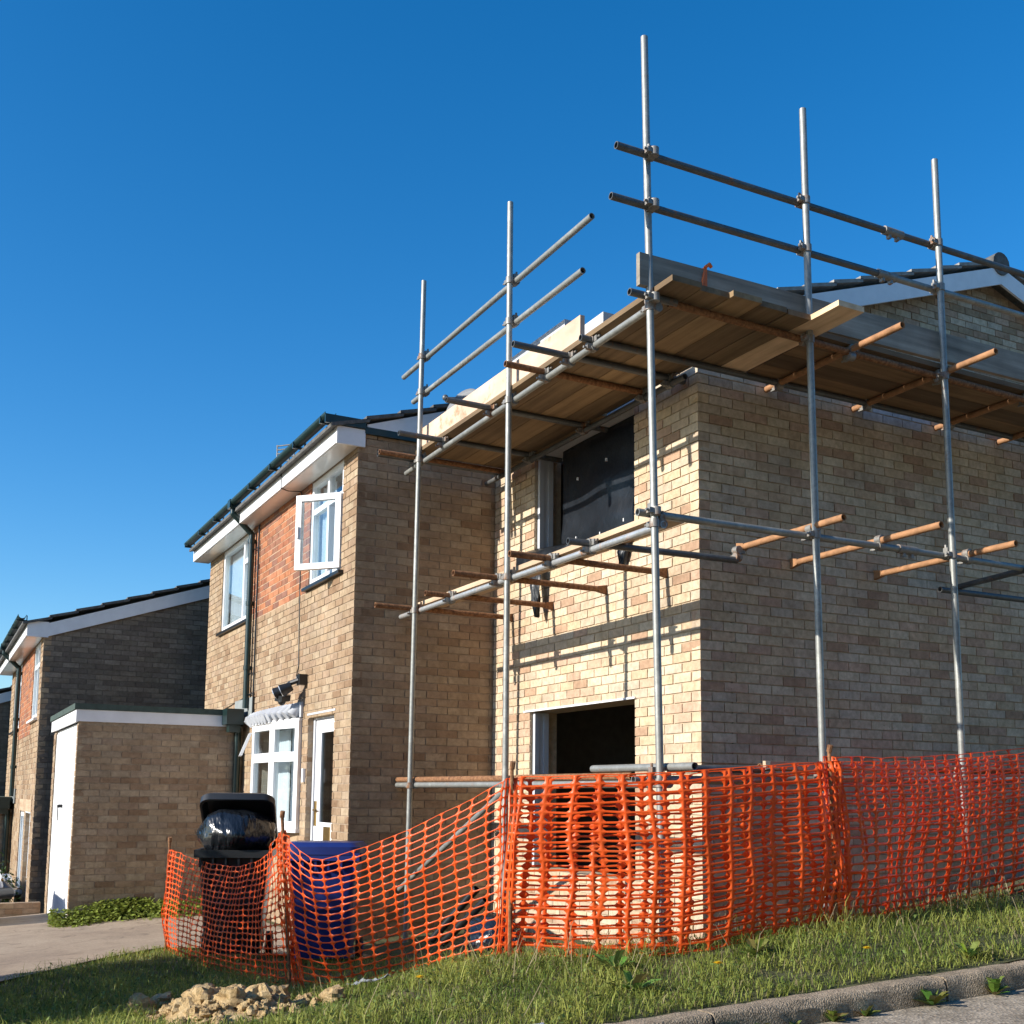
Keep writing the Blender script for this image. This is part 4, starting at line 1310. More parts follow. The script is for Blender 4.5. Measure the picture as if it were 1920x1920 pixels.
def net_panel(cols, name, parent, sw=.012, sh=.0075, thick=.0022):
    """barrier mesh: rounded oblong apertures, wide nodes, slim strands"""
    vs, fs = [], []
    n = len(cols)
    for c in range(n):
        vs.extend(cols[c])
    def idx(c, r): return c * (NROW + 1) + r
    for c in range(n - 1):
        for r in range(NROW):
            a, b, d, e = cols[c][r], cols[c + 1][r], cols[c + 1][r + 1], cols[c][r + 1]
            W = max(((b - a).length + (d - e).length) / 2, .02); H = max(((e - a).length + (d - b).length) / 2, .02)
            mx = min(sw / W, .30); mz = min(sh / H, .30)
            rx, rz = min((1 - 2 * mx) * .32, .017 / W), (1 - 2 * mz) * .31
            def P(u, v):
                return (a * (1 - u) + b * u) * (1 - v) + (e * (1 - u) + d * u) * v
            ins = [(mx + rx, mz), (1 - mx - rx, mz), (1 - mx, mz + rz), (1 - mx, 1 - mz - rz), (1 - mx - rx, 1 - mz), (mx + rx, 1 - mz), (mx, 1 - mz - rz), (mx, mz + rz)]
            o = len(vs)
            vs.extend(P(u, v) for u, v in ins)
            A, B_, D, E = idx(c, r), idx(c + 1, r), idx(c + 1, r + 1), idx(c, r + 1)
            fs += [(A, B_, o + 1, o), (B_, D, o + 3, o + 2), (D, E, o + 5, o + 4), (E, A, o + 7, o + 6), (B_, o + 2, o + 1), (D, o + 4, o + 3), (E, o + 6, o + 5), (A, o, o + 7)]
    mb = MB(); mb.add(vs, fs)
    o = mb.build(name, M['net'], parent, 60)
    md = o.modifiers.new('solidify', 'SOLIDIFY'); md.thickness = thick; md.offset = 0
    return o
net = thing('barrier_net', 'sagging orange plastic barrier mesh fencing off the scaffold along the grass verge', 'safety net', (.5, -2.0, .1))
cols = net_columns([0, 1], [42, 22], .035, 1.0, .008, {0: (6, 5), 1: (5, 2)})
bunch(0, 6, .25, .020, cols); bunch(37, 9, .45, .02, cols)
net_panel(cols, 'net_panel', net, .0046, .0042)
cols = net_columns([2, 3], [19, 28], .045, 4.0, .038, {2: (2, 5), 3: (5, 0)})
bunch(14, 10, .35, .025, cols)
net_panel(cols, 'net_panel', net, .0128, .0062)
# second thickness where the roll is folded back on itself
cols = net_columns([2], [16], .04, 8.0, .05)
for c in cols:
    for r in range(NROW + 1): c[r] = c[r] + Vector((-.045, .02, -.012 - .002 * r))
net_panel(cols, 'net_fold', net, .0115, .0055)
cols = net_columns([3], [24], .06, 12.0, .05, {3: (4, 0)})
for c in cols:
    for r in range(NROW + 1): c[r] = c[r] + Vector((-.09, .03, .03 - .003 * r))
net_panel(cols, 'net_fold', net, .0115, .0055)
# steel pins
for (b, t, lb) in (((-3.50, -3.03, -.4), (-3.43, -3.05, .70), 'rusty pin at the far left end of the orange net'), ((-.58, -2.80, -.3), (-.49, -2.93, .97), 'rusty pin holding up the net peak between the two bins'),
                   ((.90, -2.02, .0), (.965, -2.05, 1.27), 'dark rod at the net corner in front of the window opening'), ((1.50, -.17, .1), (1.50, -.2, 1.40), 'rusty rod with gathered netting beside the galvanised pole on the right')):
    mb = MB(); mb.tube(b, t, .011, 8); mb.tube(Vector(t) - Vector((0, 0, .02)), Vector(t) + Vector((.012, 0, .02)), .016, 8)
    tag(mb.build('net_pin', M['rust'], None, 40, b), lb, 'pin', 'steel pins holding the net')

# ------------------------------------------------------------------ wheelie bins
def bin_(name, loc, face, mat, label, lid_open):
    """face: unit vector the bin's front looks along"""
    f = Vector((face[0], face[1], 0)).normalized(); s = Vector((-f.y, f.x, 0)); u = Vector((0, 0, 1))
    root = thing(name, label, 'wheelie bin', loc)
    O = Vector(loc)
    def W(a, b, c): return O + f * a + s * b + u * c
    mb = MB()
    rings = []
    for (z, fr, bk, hw) in ((.07, .20, -.20, .215), (.35, .235, -.235, .235), (.80, .30, -.27, .268), (.86, .31, -.275, .275)):
        ring = []
        r = .05
        for (cx, cy, a0) in ((fr - r, hw - r, 0), (bk + r, hw - r, 90), (bk + r, -hw + r, 180), (fr - r, -hw + r, 270)):
            for k in range(4):
                a = math.radians(a0 + 30 * k)
                ring.append(W(cx + r * math.cos(a), cy + r * math.sin(a), z))
        rings.append(ring)
    n = len(rings[0])
    vs = [p for r_ in rings for p in r_]
    fs = [(i * n + j, i * n + (j + 1) % n, (i + 1) * n + (j + 1) % n, (i + 1) * n + j) for i in range(len(rings) - 1) for j in range(n)] + [tuple(range(n))[::-1]]
    inner = [W(*(Vector(((p - O).dot(f) * .9, (p - O).dot(s) * .9, .84)))) for p in rings[-1]]
    low = [W((p - O).dot(f) * .85, (p - O).dot(s) * .85, .45) for p in rings[-1]]
    b0 = len(vs); vs += inner + low
    fs += [((len(rings) - 1) * n + j, (len(rings) - 1) * n + (j + 1) % n, b0 + (j + 1) % n, b0 + j) for j in range(n)]
    fs += [(b0 + j, b0 + (j + 1) % n, b0 + n + (j + 1) % n, b0 + n + j) for j in range(n)] + [tuple(range(b0 + n, b0 + 2 * n))]
    mb.add(vs, fs)
    mb.build('bin_body', M[mat], root, 35)
    mb = MB()
    def bx(a0, a1, b0, b1, c0, c1): mb.obox(W((a0 + a1) / 2, (b0 + b1) / 2, (c0 + c1) / 2), f * (a1 - a0) / 2, s * (b1 - b0) / 2, u * (c1 - c0) / 2)
    bx(.30, .345, -.29, .29, .835, .895); bx(-.29, .30, .272, .305, .835, .893); bx(-.29, .30, -.305, -.272, .835, .893)
    for k in range(6): bx(.305, .335, -.25 + .1 * k - .008, -.25 + .1 * k + .008, .76, .834)
    bx(-.33, -.275, -.26, .26, .80, .87)
    mb.build('rim', M[mat], root)
    mb = MB(); mb.tube(W(-.37, -.22, .93), W(-.37, .22, .93), .017, 10); mb.obox(W(-.33, .2, .90), f * .05, s * .02, u * .02); mb.obox(W(-.33, -.2, .90), f * .05, s * .02, u * .02); mb.build('handle', M[mat], root, 40)
    for sd in (-1, 1):
        mb = MB(); mb.tube(W(-.22, sd * .235, .10), W(-.22, sd * .285, .10), .10, 18); wh = mb.build('wheel', M['tyre'], root, 40)
        mb = MB(); mb.tube(W(-.22, sd * .284, .10), W(-.22, sd * .292, .10), .055, 14); mb.build('wheel_hub', M[mat], wh, 40)
    # lid: shallow dished slab hinged at the back
    ang = math.radians(lid_open)
    h = W(-.33, 0, .90)
    lf = f * math.cos(ang) + u * math.sin(ang); lu = -f * math.sin(ang) + u * math.cos(ang)
    mb = MB()
    L, hw, r = .68, .30, .09
    outl = []
    for (cx, cy, a0) in ((L - r, hw - r, 0), (.03, hw - .03, 90), (.03, -hw + .03, 180), (L - r, -hw + r, 270)):
        rr = r if cx > .1 else .03
        for k in range(5):
            a = math.radians(a0 + 22.5 * k)
            outl.append((cx + rr * math.cos(a), cy + rr * math.sin(a)))
    n = len(outl)
    def lay_(zz, sc_): return [h + lf * (L / 2 + (a - L / 2) * sc_) + s * (b * sc_) + lu * zz for a, b in outl]
    vs = lay_(-.03, 1) + lay_(.03, 1) + lay_(.065, .9) + lay_(.045, .84) + lay_(-.03, .94)
    fs = []
    for a, b in ((0, 1), (1, 2)): fs += [(a * n + j, a * n + (j + 1) % n, b * n + (j + 1) % n, b * n + j) for j in range(n)]
    fs += [tuple(range(2 * n, 3 * n))]
    fs += [(0 * n + j, 4 * n + j, 4 * n + (j + 1) % n, 0 * n + (j + 1) % n) for j in range(n)]
    fs += [(4 * n + j, 3 * n + j, 3 * n + (j + 1) % n, 4 * n + (j + 1) % n) for j in range(n)] + [tuple(range(3 * n, 4 * n))[::-1]]
    mb.add(vs, fs)
    mb.build('lid', M[mat], root, 40)
    return root
bin_('wheelie_bin', (-2.80, -2.62, g1(-2.8, -2.62)), (.93, -.36), 'black_bin', 'overfilled black wheelie bin with its lid propped open on a black sack', 38)
bin_('wheelie_bin', (-2.30, -2.02, g1(-2.3, -2.02)), (.90, -.42), 'blue_bin', 'closed blue wheelie bin behind the net beside the black one', 1)
# sack
def sack(name, c, sq, label, seed, axis=None):
    mb = MB(); mb.ball((0, 0, 0), 1.0, 26, 40)
    vs = []
    for p in mb.v:
        q = Vector(p)
        k = 1 + .14 * mnoise.noise(q * 1.6 + Vector((seed, 0, 0))) + .07 * (1 - abs(mnoise.noise(q * 3.4 + Vector((0, seed, 0))))) + .025 * mnoise.noise(q * 9)
        vs.append((c[0] + q.x * k * sq[0], c[1] + q.y * k * sq[1], c[2] + q.z * k * sq[2]))
    m2 = MB(); m2.add(vs, mb.f)
    o = m2.build(name, M['bag'], None, 180, c)
    return tag(o, label, 'rubbish sack')
gb = g1(-2.8, -2.62)
sack('rubbish_sack', (-2.74, -2.65, gb + 1.01), (.30, .30, .215), 'shiny black rubbish sack bulging out of the black bin', 2.0)
sack('rubbish_sack', (-.62, -1.35, g1(-.62, -1.35) + .14), (.24, .2, .2), 'black plastic sack on the ground behind the net left of the corner', 5.0)
for (a, b, lb) in (((-1.35, -1.5, .02), (-1.0, -1.3, .42), 'black plastic pipe leaning behind the net, the left of two'), ((-1.15, -1.5, .02), (-.75, -1.35, .36), 'black plastic pipe leaning behind the net, the right of two')):
    mb = MB(); mb.tube(a, b, .03, 12, hollow=.024); tag(mb.build('plastic_pipe', M['black_plastic'], None, 40, a), lb, 'pipe')

# ------------------------------------------------------------------ things fixed on the walls
lt = thing('security_light', 'black twin spotlight with sensor on the wall above the bow window', 'wall light', (-4.78, -1.475, 2.25))
mb = MB(); mb.box(-4.83, -4.73, -1.56, -1.476, 2.23, 2.34); mb.path([(-4.78, -1.55, 2.28), (-4.84, -1.62, 2.25), (-4.98, -1.66, 2.20)], .026, 8); mb.build('mount', M['black_plastic'], lt, 40)
for (c, d) in (((-4.85, -1.66, 2.19), (-.35, -.85, -.45)), ((-5.0, -1.68, 2.17), (-.5, -.75, -.45))):
    c, d = Vector(c), Vector(d).normalized()
    mb = MB(); mb.tube(c - d * .06, c + d * .06, .045, 12, r1=.07); sp = mb.build('spot_shade', M['black_plastic'], lt, 40)
    mb = MB(); mb.tube(c + d * .055, c + d * .068, .062, 12); mb.build('lamp_lens', M['lens'], sp, 40)
mb = MB(); mb.obox((-4.98, -1.66, 2.10), (.06, .02, -.01), (-.01, .05, .01), (.01, .0, .03)); mb.ball((-4.97, -1.67, 2.06), .04, 8, 10); mb.tube((-4.96, -1.64, 2.19), (-4.97, -1.65, 2.08), .015, 8); mb.build('sensor', M['black_plastic'], lt, 40)

ds = thing('satellite_dish', 'grey satellite dish on the gable half hidden by the pale toe board', 'satellite dish', (-3.30, -.45, 4.72))
mb = MB()
vs, fs = [], []
nr, na = 6, 28
C0 = Vector((-3.02, -.50, 4.80)); dn = Vector((.35, -.9, .25)).normalized(); da = dn.orthogonal().normalized(); db_ = dn.cross(da)
for i in range(nr + 1):
    rr = .24 * i / nr
    for j in range(na):
        a = 2 * math.pi * j / na
        vs.append(C0 + rr * (math.cos(a) * da + math.sin(a) * db_) + dn * (rr * rr * .9))
fs = [(i * na + j, i * na + (j + 1) % na, (i + 1) * na + (j + 1) % na, (i + 1) * na + j) for i in range(nr) for j in range(na)]
mb.add(vs, fs)
o = mb.build('reflector', M['dish'], ds, 60); md = o.modifiers.new('s', 'SOLIDIFY'); md.thickness = .006
mb = MB(); mb.tube(C0 - dn * .01, (-3.345, -.42, 4.72), .016, 8); mb.tube(C0 - da * .2, C0 + dn * .3, .008, 6); mb.ball(C0 + dn * .3, .03); mb.build('arm', M['dull'], ds, 40)

ae = thing('tv_aerial', 'small tv aerial just above the far gutter line', 'aerial', (-9.35, 2.0, 5.5))
c = Vector((-10.68, 0.0, 6.93))
A0 = Vector((-14.6, 1.0, 7.80))
mb = MB(); mb.tube(A0 + Vector((.25, 0, -2.6)), A0 + Vector((.25, 0, .05)), .02, 8); mb.build('mast', M['dull'], ae, 40)
mb = MB()
for k in range(5): mb.tube(A0 + Vector((-.16, -.14, .16 - .08 * k)), A0 + Vector((.16, .14, .16 - .08 * k)), .014, 6)
for k in (-1, 1): mb.tube(A0 + Vector((k * .15, k * .13, .18)), A0 + Vector((k * .15, k * .13, -.18)), .014, 6)
mb.build('reflector', M['dull'], ae)

# ------------------------------------------------------------------ cars
def car(name, loc, yaw, mat, label):
    """a small hatchback, nose along local +Y"""
    root = thing(name, label, 'car', loc)
    O = Vector(loc); cy_, sy_ = math.cos(yaw), math.sin(yaw)
    def W(x, y, z): return Vector((O.x + x * cy_ - y * sy_, O.y + x * sy_ + y * cy_, O.z + z))
    st = [(-1.95, .62, .35, .74), (-1.88, .74, .26, .86), (-1.3, .80, .22, .92), (-.4, .82, .20, .92), (.55, .82, .20, .91), (1.0, .81, .20, .88), (1.6, .77, .22, .78), (1.88, .68, .26, .66), (1.97, .52, .34, .54)]
    def loft(mb, st, cap=.06):
        vs, fs = [], []
        for (y, hw, z0, z1) in st:
            h = z1 - z0
            pr = [(-hw * .9, z0), (-hw, z0 + .25 * h), (-hw * .985, z0 + .7 * h), (-hw * .9, z1 - .04 * h), (-hw * .6, z1), (hw * .6, z1), (hw * .9, z1 - .04 * h), (hw * .985, z0 + .7 * h), (hw, z0 + .25 * h), (hw * .9, z0)]
            vs += [W(x, y, z) for x, z in pr]
        n = 10
        fs = [(i * n + j, i * n + (j + 1) % n, (i + 1) * n + (j + 1) % n, (i + 1) * n + j) for i in range(len(st) - 1) for j in range(n)]
        fs += [tuple(range(n))[::-1], tuple(range((len(st) - 1) * n, len(st) * n))]
        return mb.add(vs, fs)
    loft(MB(), st).build('body', M[mat], root, 50)
    gh = [(-1.80, .56, .84, .92), (-1.55, .60, .86, 1.28), (-1.1, .62, .88, 1.42), (-.2, .62, .88, 1.45), (.25, .60, .88, 1.40), (.85, .60, .86, .98), (1.02, .60, .84, .88)]
    loft(MB(), [(y, hw * 1.06, a, b - .05) for (y, hw, a, b) in gh]).build('window_glass', M['dark_pane'] if False else M['black_plastic'], root, 40)
    loft(MB(), [(y, hw, b - .08, b) for (y, hw, a, b) in gh[1:5]]).build('roof', M[mat], root, 50)
    for sx_ in (-1, 1):
        for y in (-1.2, 1.25):
            mb = MB(); mb.tube(W(sx_ * .62, y, .30), W(sx_ * .83, y, .30), .30, 22); tw = mb.build('wheel', M['tyre'], root, 40)
            mb = MB(); mb.tube(W(sx_ * .825, y, .30), W(sx_ * .84, y, .30), .19, 18); mb.build('wheel_rim', M['chrome'], tw, 40)
        mb = MB(); mb.ball(W(sx_ * .56, 1.86, .60), .12, 10, 14, (.9, .7, .8)); mb.build('headlight', M['lens'], root, 180)
        mb = MB(); mb.ball(W(sx_ * .70, 1.74, .60), .06, 8, 10, (.7, 1.2, .9)); mb.build('indicator', M['amber'], root, 180)
        mb = MB(); mb.ball(W(sx_ * .90, .62, .98), .09, 8, 10, (.9, .5, .65)); mb.build('wing_mirror', M[mat], root, 180)
    for (y0, y1) in ((1.80, 2.04), (-2.02, -1.85)):
        mb = MB()
        mb.path([W(-.72, min(y0, y1) if y0 > 0 else max(y0, y1), .42), W(-.5, max(y0, y1) if y0 > 0 else min(y0, y1), .42), W(.5, max(y0, y1) if y0 > 0 else min(y0, y1), .42), W(.72, min(y0, y1) if y0 > 0 else max(y0, y1), .42)], .065, 10)
        mb.build('bumper', M['chrome'] if mat == 'silver_car' else M['black_plastic'], root, 50)
    return root
zc = g1(-8.4, -6.6)
car('parked_car', (-8.42, -6.02, -.5), 0.0, 'blue_car', 'dark blue hatchback parked on the drive facing the garage door')
car('parked_car', (-12.12, -5.66, -.80), .06, 'silver_car', 'silver car nose with chrome bumper at the left edge beyond the low wall')

# low brick wall between the drives
lw = thing('garden_wall', 'low brown brick wall between the two drives at the far left', 'wall', (-9.98, -4.2, -.6))
bl = []
courses('y', -6.2, -3.45, -.75, -.375, [], -9.92, 1, BROWN[7:13], bl, phase=.05)
lay(bl, lw)
mb = MB(); mb.box(-10.1, -9.928, -6.2, -3.45, -1.2, -.382); mb.build('wall_core', M['mortar_old'], lw)

# ------------------------------------------------------------------ vegetation
def fast_mesh(name, verts, faces_q, faces_t, tint, mat, loc=(0, 0, 0), parent=None):
    me = bpy.data.meshes.new(name)
    nv = len(verts)
    verts = verts - np.array(loc)
    nl = len(faces_q) * 4 + len(faces_t) * 3
    me.vertices.add(nv); me.vertices.foreach_set('co', verts.astype(np.float32).ravel())
    me.loops.add(nl)
    idx = np.concatenate([faces_q.ravel(), faces_t.ravel()]).astype(np.int32)
    me.loops.foreach_set('vertex_index', idx)
    npoly = len(faces_q) + len(faces_t)
    me.polygons.add(npoly)
    starts = np.concatenate([np.arange(len(faces_q)) * 4, len(faces_q) * 4 + np.arange(len(faces_t)) * 3]).astype(np.int32)
    me.polygons.foreach_set('loop_start', starts)
    at = me.attributes.new('tint', 'FLOAT_COLOR', 'POINT')
    cc = np.ones((nv, 4), np.float32); cc[:, :3] = tint
    at.data.foreach_set('color', cc.ravel())
    me.update(calc_edges=True)
    me.validate()
    me.materials.append(mat)
    o = bpy.data.objects.new(name, me)
    o.location = loc
    col.objects.link(o)
    if parent is not None: o.parent = parent
    return o

def blades(px, py, pz, h, wid, lean, tint):
    n = len(px)
    az = rng.uniform(0, 2 * np.pi, n); la = rng.uniform(0, 2 * np.pi, n)
    dx, dy = np.cos(az) * wid / 2, np.sin(az) * wid / 2
    lx, ly = np.cos(la) * lean * h, np.sin(la) * lean * h
    V = np.zeros((n, 5, 3))
    V[:, 0] = np.c_[px - dx, py - dy, pz - .01]; V[:, 1] = np.c_[px + dx, py + dy, pz - .01]
    V[:, 2] = np.c_[px - dx * .7 + lx * .35, py - dy * .7 + ly * .35, pz + h * .6]; V[:, 3] = np.c_[px + dx * .7 + lx * .35, py + dy * .7 + ly * .35, pz + h * .6]
    V[:, 4] = np.c_[px + lx, py + ly, pz + h * (1 - .35 * lean)]
    b = np.arange(n)[:, None] * 5
    Q = b + np.array([[0, 1, 3, 2]]); T = b + np.array([[2, 3, 4]])
    C = np.repeat(tint[:, None, :], 5, 1)
    return V.reshape(-1, 3), Q, T, C.reshape(-1, 3)

def leaf_quads(cx, cy, cz, size, tint, flat=.5):
    n = len(cx)
    a = rng.uniform(0, 2 * np.pi, n); tl = rng.normal(0, flat, n); rl = rng.normal(0, flat, n)
    d1 = np.c_[np.cos(a), np.sin(a), tl]; d1 /= np.linalg.norm(d1, axis=1)[:, None]
    d2 = np.c_[-np.sin(a), np.cos(a), rl]; d2 /= np.linalg.norm(d2, axis=1)[:, None]
    c = np.c_[cx, cy, cz]; s = size[:, None]
    V = np.stack([c - d1 * s, c + d2 * s * .55, c + d1 * s, c - d2 * s * .55], 1)
    Q = np.arange(n)[:, None] * 4 + np.array([[0, 1, 2, 3]])
    return V.reshape(-1, 3), Q, np.zeros((0, 3), int), np.repeat(tint[:, None, :], 4, 1).reshape(-1, 3)
def grass_field(n):
    x = rng.uniform(-4.6, 3.2, n * 3); y = rng.uniform(-5.2, 3.6, n * 3)
    dr = np.array([drive_r(v) for v in y])
    keep = (x > dr - .05 + .06 * np.sin(y * 17) + .05 * rng.normal(size=len(x)))
    keep &= ~((x < .06) & (y > -.05))            # inside the extension
    keep &= ~((x < -3.3) & (y > -1.5))
    keep &= (x < 2.29) | (y < -2.45)
    # behind the net the turf is thin and worn
    behind = (y - (-2.8 + np.clip((x + .6), 0, 3) * .6) > 0) & (x < 1.2)
    keep &= ~behind | (rng.uniform(size=len(x)) < .35)
    # drop what lies to the left of the picture and too close behind the camera
    d = np.hypot(x - CAM[0], y - CAM[1])
    keep &= rng.uniform(size=len(x)) < np.clip(5.5 / d, .3, 1) ** 1.3
    pn = np.array([mnoise.noise(Vector((a_ * 3.1, b_ * 3.1, 7))) for a_, b_ in zip(x, y)])
    keep &= rng.uniform(size=len(x)) < np.clip(1.0 + 1.9 * (pn + .16), .10, 1)
    heap = ((x - .62) / .55) ** 2 + ((y + 3.48) / .42) ** 2 < 1
    keep &= ~heap | (rng.uniform(size=len(x)) < .12)
    x, y = x[keep][:n], y[keep][:n]
    return x, y
x, y = grass_field(120000)
z = gz(x, y)
patch = np.array([mnoise.noise(Vector((a * 2.3, b * 2.3, 0))) for a, b in zip(x[::1], y[::1])])
nearnet = np.exp(-((np.hypot(x - 1.0, y + 2.0) - .3) / .35) ** 2)
h = rng.gamma(3.2, .0115, len(x)) * (1 + .9 * patch) + .015
h = np.clip(h, .015, .17)
# longer growth against the net and kerb
edge = np.exp(-((x - (1.5 - .12 * np.abs(y))) / .18) ** 2) * (y > -2.2)
h *= 1 + .9 * edge * rng.uniform(.3, 1.2, len(x))
t = rng.uniform(size=(len(x), 1)); k = np.clip(.5 + patch[:, None] * .9 + rng.normal(size=(len(x), 1)) * .2, 0, 1)
ca, cb, cc_ = np.array([.13, .195, .03]), np.array([.39, .41, .09]), np.array([.36, .30, .15])
tint = ca * (1 - k) + cb * k
dry = (rng.uniform(size=(len(x), 1)) < .09)
tint = np.where(dry, cc_ * rng.uniform(.6, 1.1, (len(x), 1)), tint) * rng.uniform(.75, 1.2, (len(x), 1))
V, Q, T, C = blades(x, y, z, h, rng.uniform(.003, .0065, len(x)), rng.uniform(.2, 1.5, len(x)), tint)
o = fast_mesh('grass', V, Q, T, C, M['grassm']); tag(o, 'rough green grass of the verge and lawn between kerb and scaffold', 'grass', kind='stuff')
# clover and small leaves between the blades
sel = rng.uniform(size=len(x)) < np.clip(.10 + .35 * patch, .02, .4)
xc, yc = x[sel] + rng.normal(0, .02, sel.sum()), y[sel] + rng.normal(0, .02, sel.sum())
xc = np.where(yc > -2.45, np.minimum(xc, 2.28), xc)
V, Q, T, C = leaf_quads(xc, yc, gz(xc, yc) + rng.uniform(.01, .07, len(xc)), rng.uniform(.006, .016, len(xc)), np.array([.15, .21, .05]) * rng.uniform(.5, 1.3, (len(xc), 1)), .6)
o = fast_mesh('clover', V, Q, T, C, M['leaf']); tag(o, 'small clover leaves spread through the verge grass', 'clover', kind='stuff')
# tall bleached seed stems
n = 420
u = rng.uniform(size=n)
sx_ = np.where(u < .6, rng.normal(1.2, .3, n), rng.uniform(-.4, 2.2, n)); sy_ = np.where(u < .6, rng.uniform(-2.4, 2.4, n), rng.uniform(-3.2, 1.5, n))
sx_ = np.minimum(sx_, 2.25)
tint = np.array([.42, .35, .20]) * rng.uniform(.7, 1.2, (n, 1))
V, Q, T, C = blades(sx_, sy_, gz(sx_, sy_), rng.uniform(.14, .34, n), rng.uniform(.003, .005, n), rng.uniform(.2, 1.1, n), tint)
o = fast_mesh('dry_grass', V, Q, T, C, M['grassm']); tag(o, 'bleached seed stems standing among the verge grass', 'grass', kind='stuff')

# ground cover beside the garage
n = 7000
x = -7.26 + np.abs(rng.normal(0, .22, n)); y = rng.uniform(-3.62, -1.6, n)
x = np.clip(x + .12 * np.sin(y * 5), -7.27, -6.4)
k = np.clip(1 - (x + 7.28) / .75, .1, 1)
z = gz(x, y) + rng.uniform(.02, 1, n) * .24 * k
tint = np.array([.27, .34, .06]) * rng.uniform(.45, 1.25, (n, 1)) + np.array([.02, 0, 0]) * rng.uniform(0, 1, (n, 1))
V, Q, T, C = leaf_quads(x, y, z, rng.uniform(.015, .035, n), tint)
o = fast_mesh('ground_cover', V, Q, T, C, M['leaf']); tag(o, 'bright leafy weeds along the foot of the garage wall', 'weeds', kind='stuff')

# broad weeds, each with its own leaves
def weed(x, y, z, s, label, n=9, up=.5, tint=(.10, .15, .03)):
    mb = MB()
    for i in range(n):
        a = 2 * math.pi * i / n + random.uniform(-.3, .3); L = s * random.uniform(.6, 1.1); w_ = L * random.uniform(.12, .22)
        el = up * random.uniform(.35, 1.15)
        d = Vector((math.cos(a), math.sin(a), 0)); sd = Vector((-d.y, d.x, 0))
        pts = [(0, .15, 0), (.35, .9, .45), (.7, 1.0, .75), (1.0, .05, .8)]
        base = len(mb.v)
        vs = []
        tc = tuple(c * random.uniform(.6, 1.3) for c in tint)
        for (t, ww, hh) in pts:
            c = Vector((x, y, z)) + d * (L * t * math.cos(el)) + Vector((0, 0, L * hh * math.sin(el)))
            vs += [c - sd * w_ * ww, c + Vector((0, 0, -w_ * .3 * ww)), c + sd * w_ * ww]
        fs = []
        for r in range(3):
            for q in range(2): fs.append((3 * r + q, 3 * r + q + 1, 3 * r + q + 4, 3 * r + q + 3))
        mb.add(vs, fs, tc)
    return tag(mb.build('weed', M['leaf'], None, None, (x, y, z)), label, 'weed', 'weeds growing along the kerb')
def on_kerb_foot(y): return 2.455, y, kerb_z(y) - .115
for (y, s, lb, n) in ((-.47, .13, 'large spreading dock weed at the foot of the kerb', 10), (-.02, .12, 'upright leafy weed farthest up the kerb foot', 9), (-1.12, .085, 'small weed at the kerb foot left of the middle', 7), (-.92, .085, 'little weed sprig halfway along the kerb foot', 7), (-1.36, .06, 'tiny weed seedling low on the kerb face', 6), (-1.55, .075, 'pale weed near the left end of the road edge', 7), (-1.75, .10, 'reddish weed clump beside the first kerb joint', 8)):
    X_, Y_, Z_ = on_kerb_foot(y); weed(X_, Y_, Z_, s * 1.05, lb, n + 9, 1.0, (.15, .20, .04))
for (x, y, s, lb) in ((1.95, -1.9, .16, 'broad leaved plant in the grass left of the kerb end'), (1.55, -1.75, .17, 'clump of broad leaves in the grass below the net corner'), (1.70, -.95, .15, 'dark leafy clump under the middle of the net'), (2.2, .1, .13, 'light green broad plant at the top of the verge by the kerb')):
    weed(x, y, g1(x, y), s, lb, 14, 1.0, (.17, .24, .05))
for (x, y, lb) in ((2.12, -.56, 'yellow dandelion flower nearest the kerb on the right'), (1.98, -1.42, 'yellow dandelion flower low by the kerb at the middle'), (1.35, -2.75, 'yellow dandelion flower at the bottom edge of the lawn')):
    z = g1(x, y) + .095
    mb = MB()
    for ring, (r, hh) in enumerate(((.028, .0), (.020, .006), (.011, .010))):
        for i in range(14):
            a = 2 * math.pi * i / 14 + ring * .2
            c = Vector((x, y, z + hh)); d = Vector((math.cos(a), math.sin(a), .25)); s_ = Vector((-d.y, d.x, 0)) * .0055
            mb.add([c, c + d * r * .6 - s_, c + d * r, c + d * r * .6 + s_], [(0, 1, 2, 3)], (.85, .60, .02))
    rt = thing('dandelion', lb, 'flower', (x, y, z - .10))
    mb.build('flower_head', M['petal'], rt)
    m2 = MB(); m2.tube((x, y, z - .11), (x, y, z), .0025, 6); m2.build('stem', simple('stem_green', (.10, .14, .04)), rt)
# shrub by the neighbour's window
def shrub(name, c, r, n, label, tintb, cat='shrub'):
    rt = thing(name, label, cat, (c[0], c[1], c[2]))
    th = rng.uniform(0, 2 * np.pi, n); ph = np.arccos(rng.uniform(-.4, 1, n)); rr = r[0] * rng.uniform(.45, 1.05, n) ** .6
    lump = 1 + .28 * np.sin(3 * th + 2) * np.sin(4 * ph) + .15 * rng.normal(size=n)
    rr = rr * lump
    x, y, z = c[0] + rr * np.sin(ph) * np.cos(th), c[1] + rr * np.sin(ph) * np.sin(th), c[2] + r[1] * .42 + rr * np.cos(ph) * r[1] / r[0] * .55
    V, Q, T, C = leaf_quads(x, y, z, rng.uniform(.02, .045, n), np.array(tintb) * rng.uniform(.5, 1.4, (n, 1)), .8)
    fast_mesh('foliage', V, Q, T, C, M['leaf'], (0, 0, 0), rt).location = -Vector(c)
    mb = MB()
    for i in range(5): mb.tube((c[0], c[1], c[2] - .1), (c[0] + random.uniform(-.5, .5) * r[0], c[1] + random.uniform(-.5, .5) * r[0], c[2] + r[1] * .6), .012, 6, r1=.005)
    mb.build('stem', M['board_pale'], rt)
    return rt
shrub('shrub', (-11.35, -4.02, -1.0), (.36, 1.1), 1500, 'dark leafy shrub beside the car at the far left edge', (.05, .085, .02))
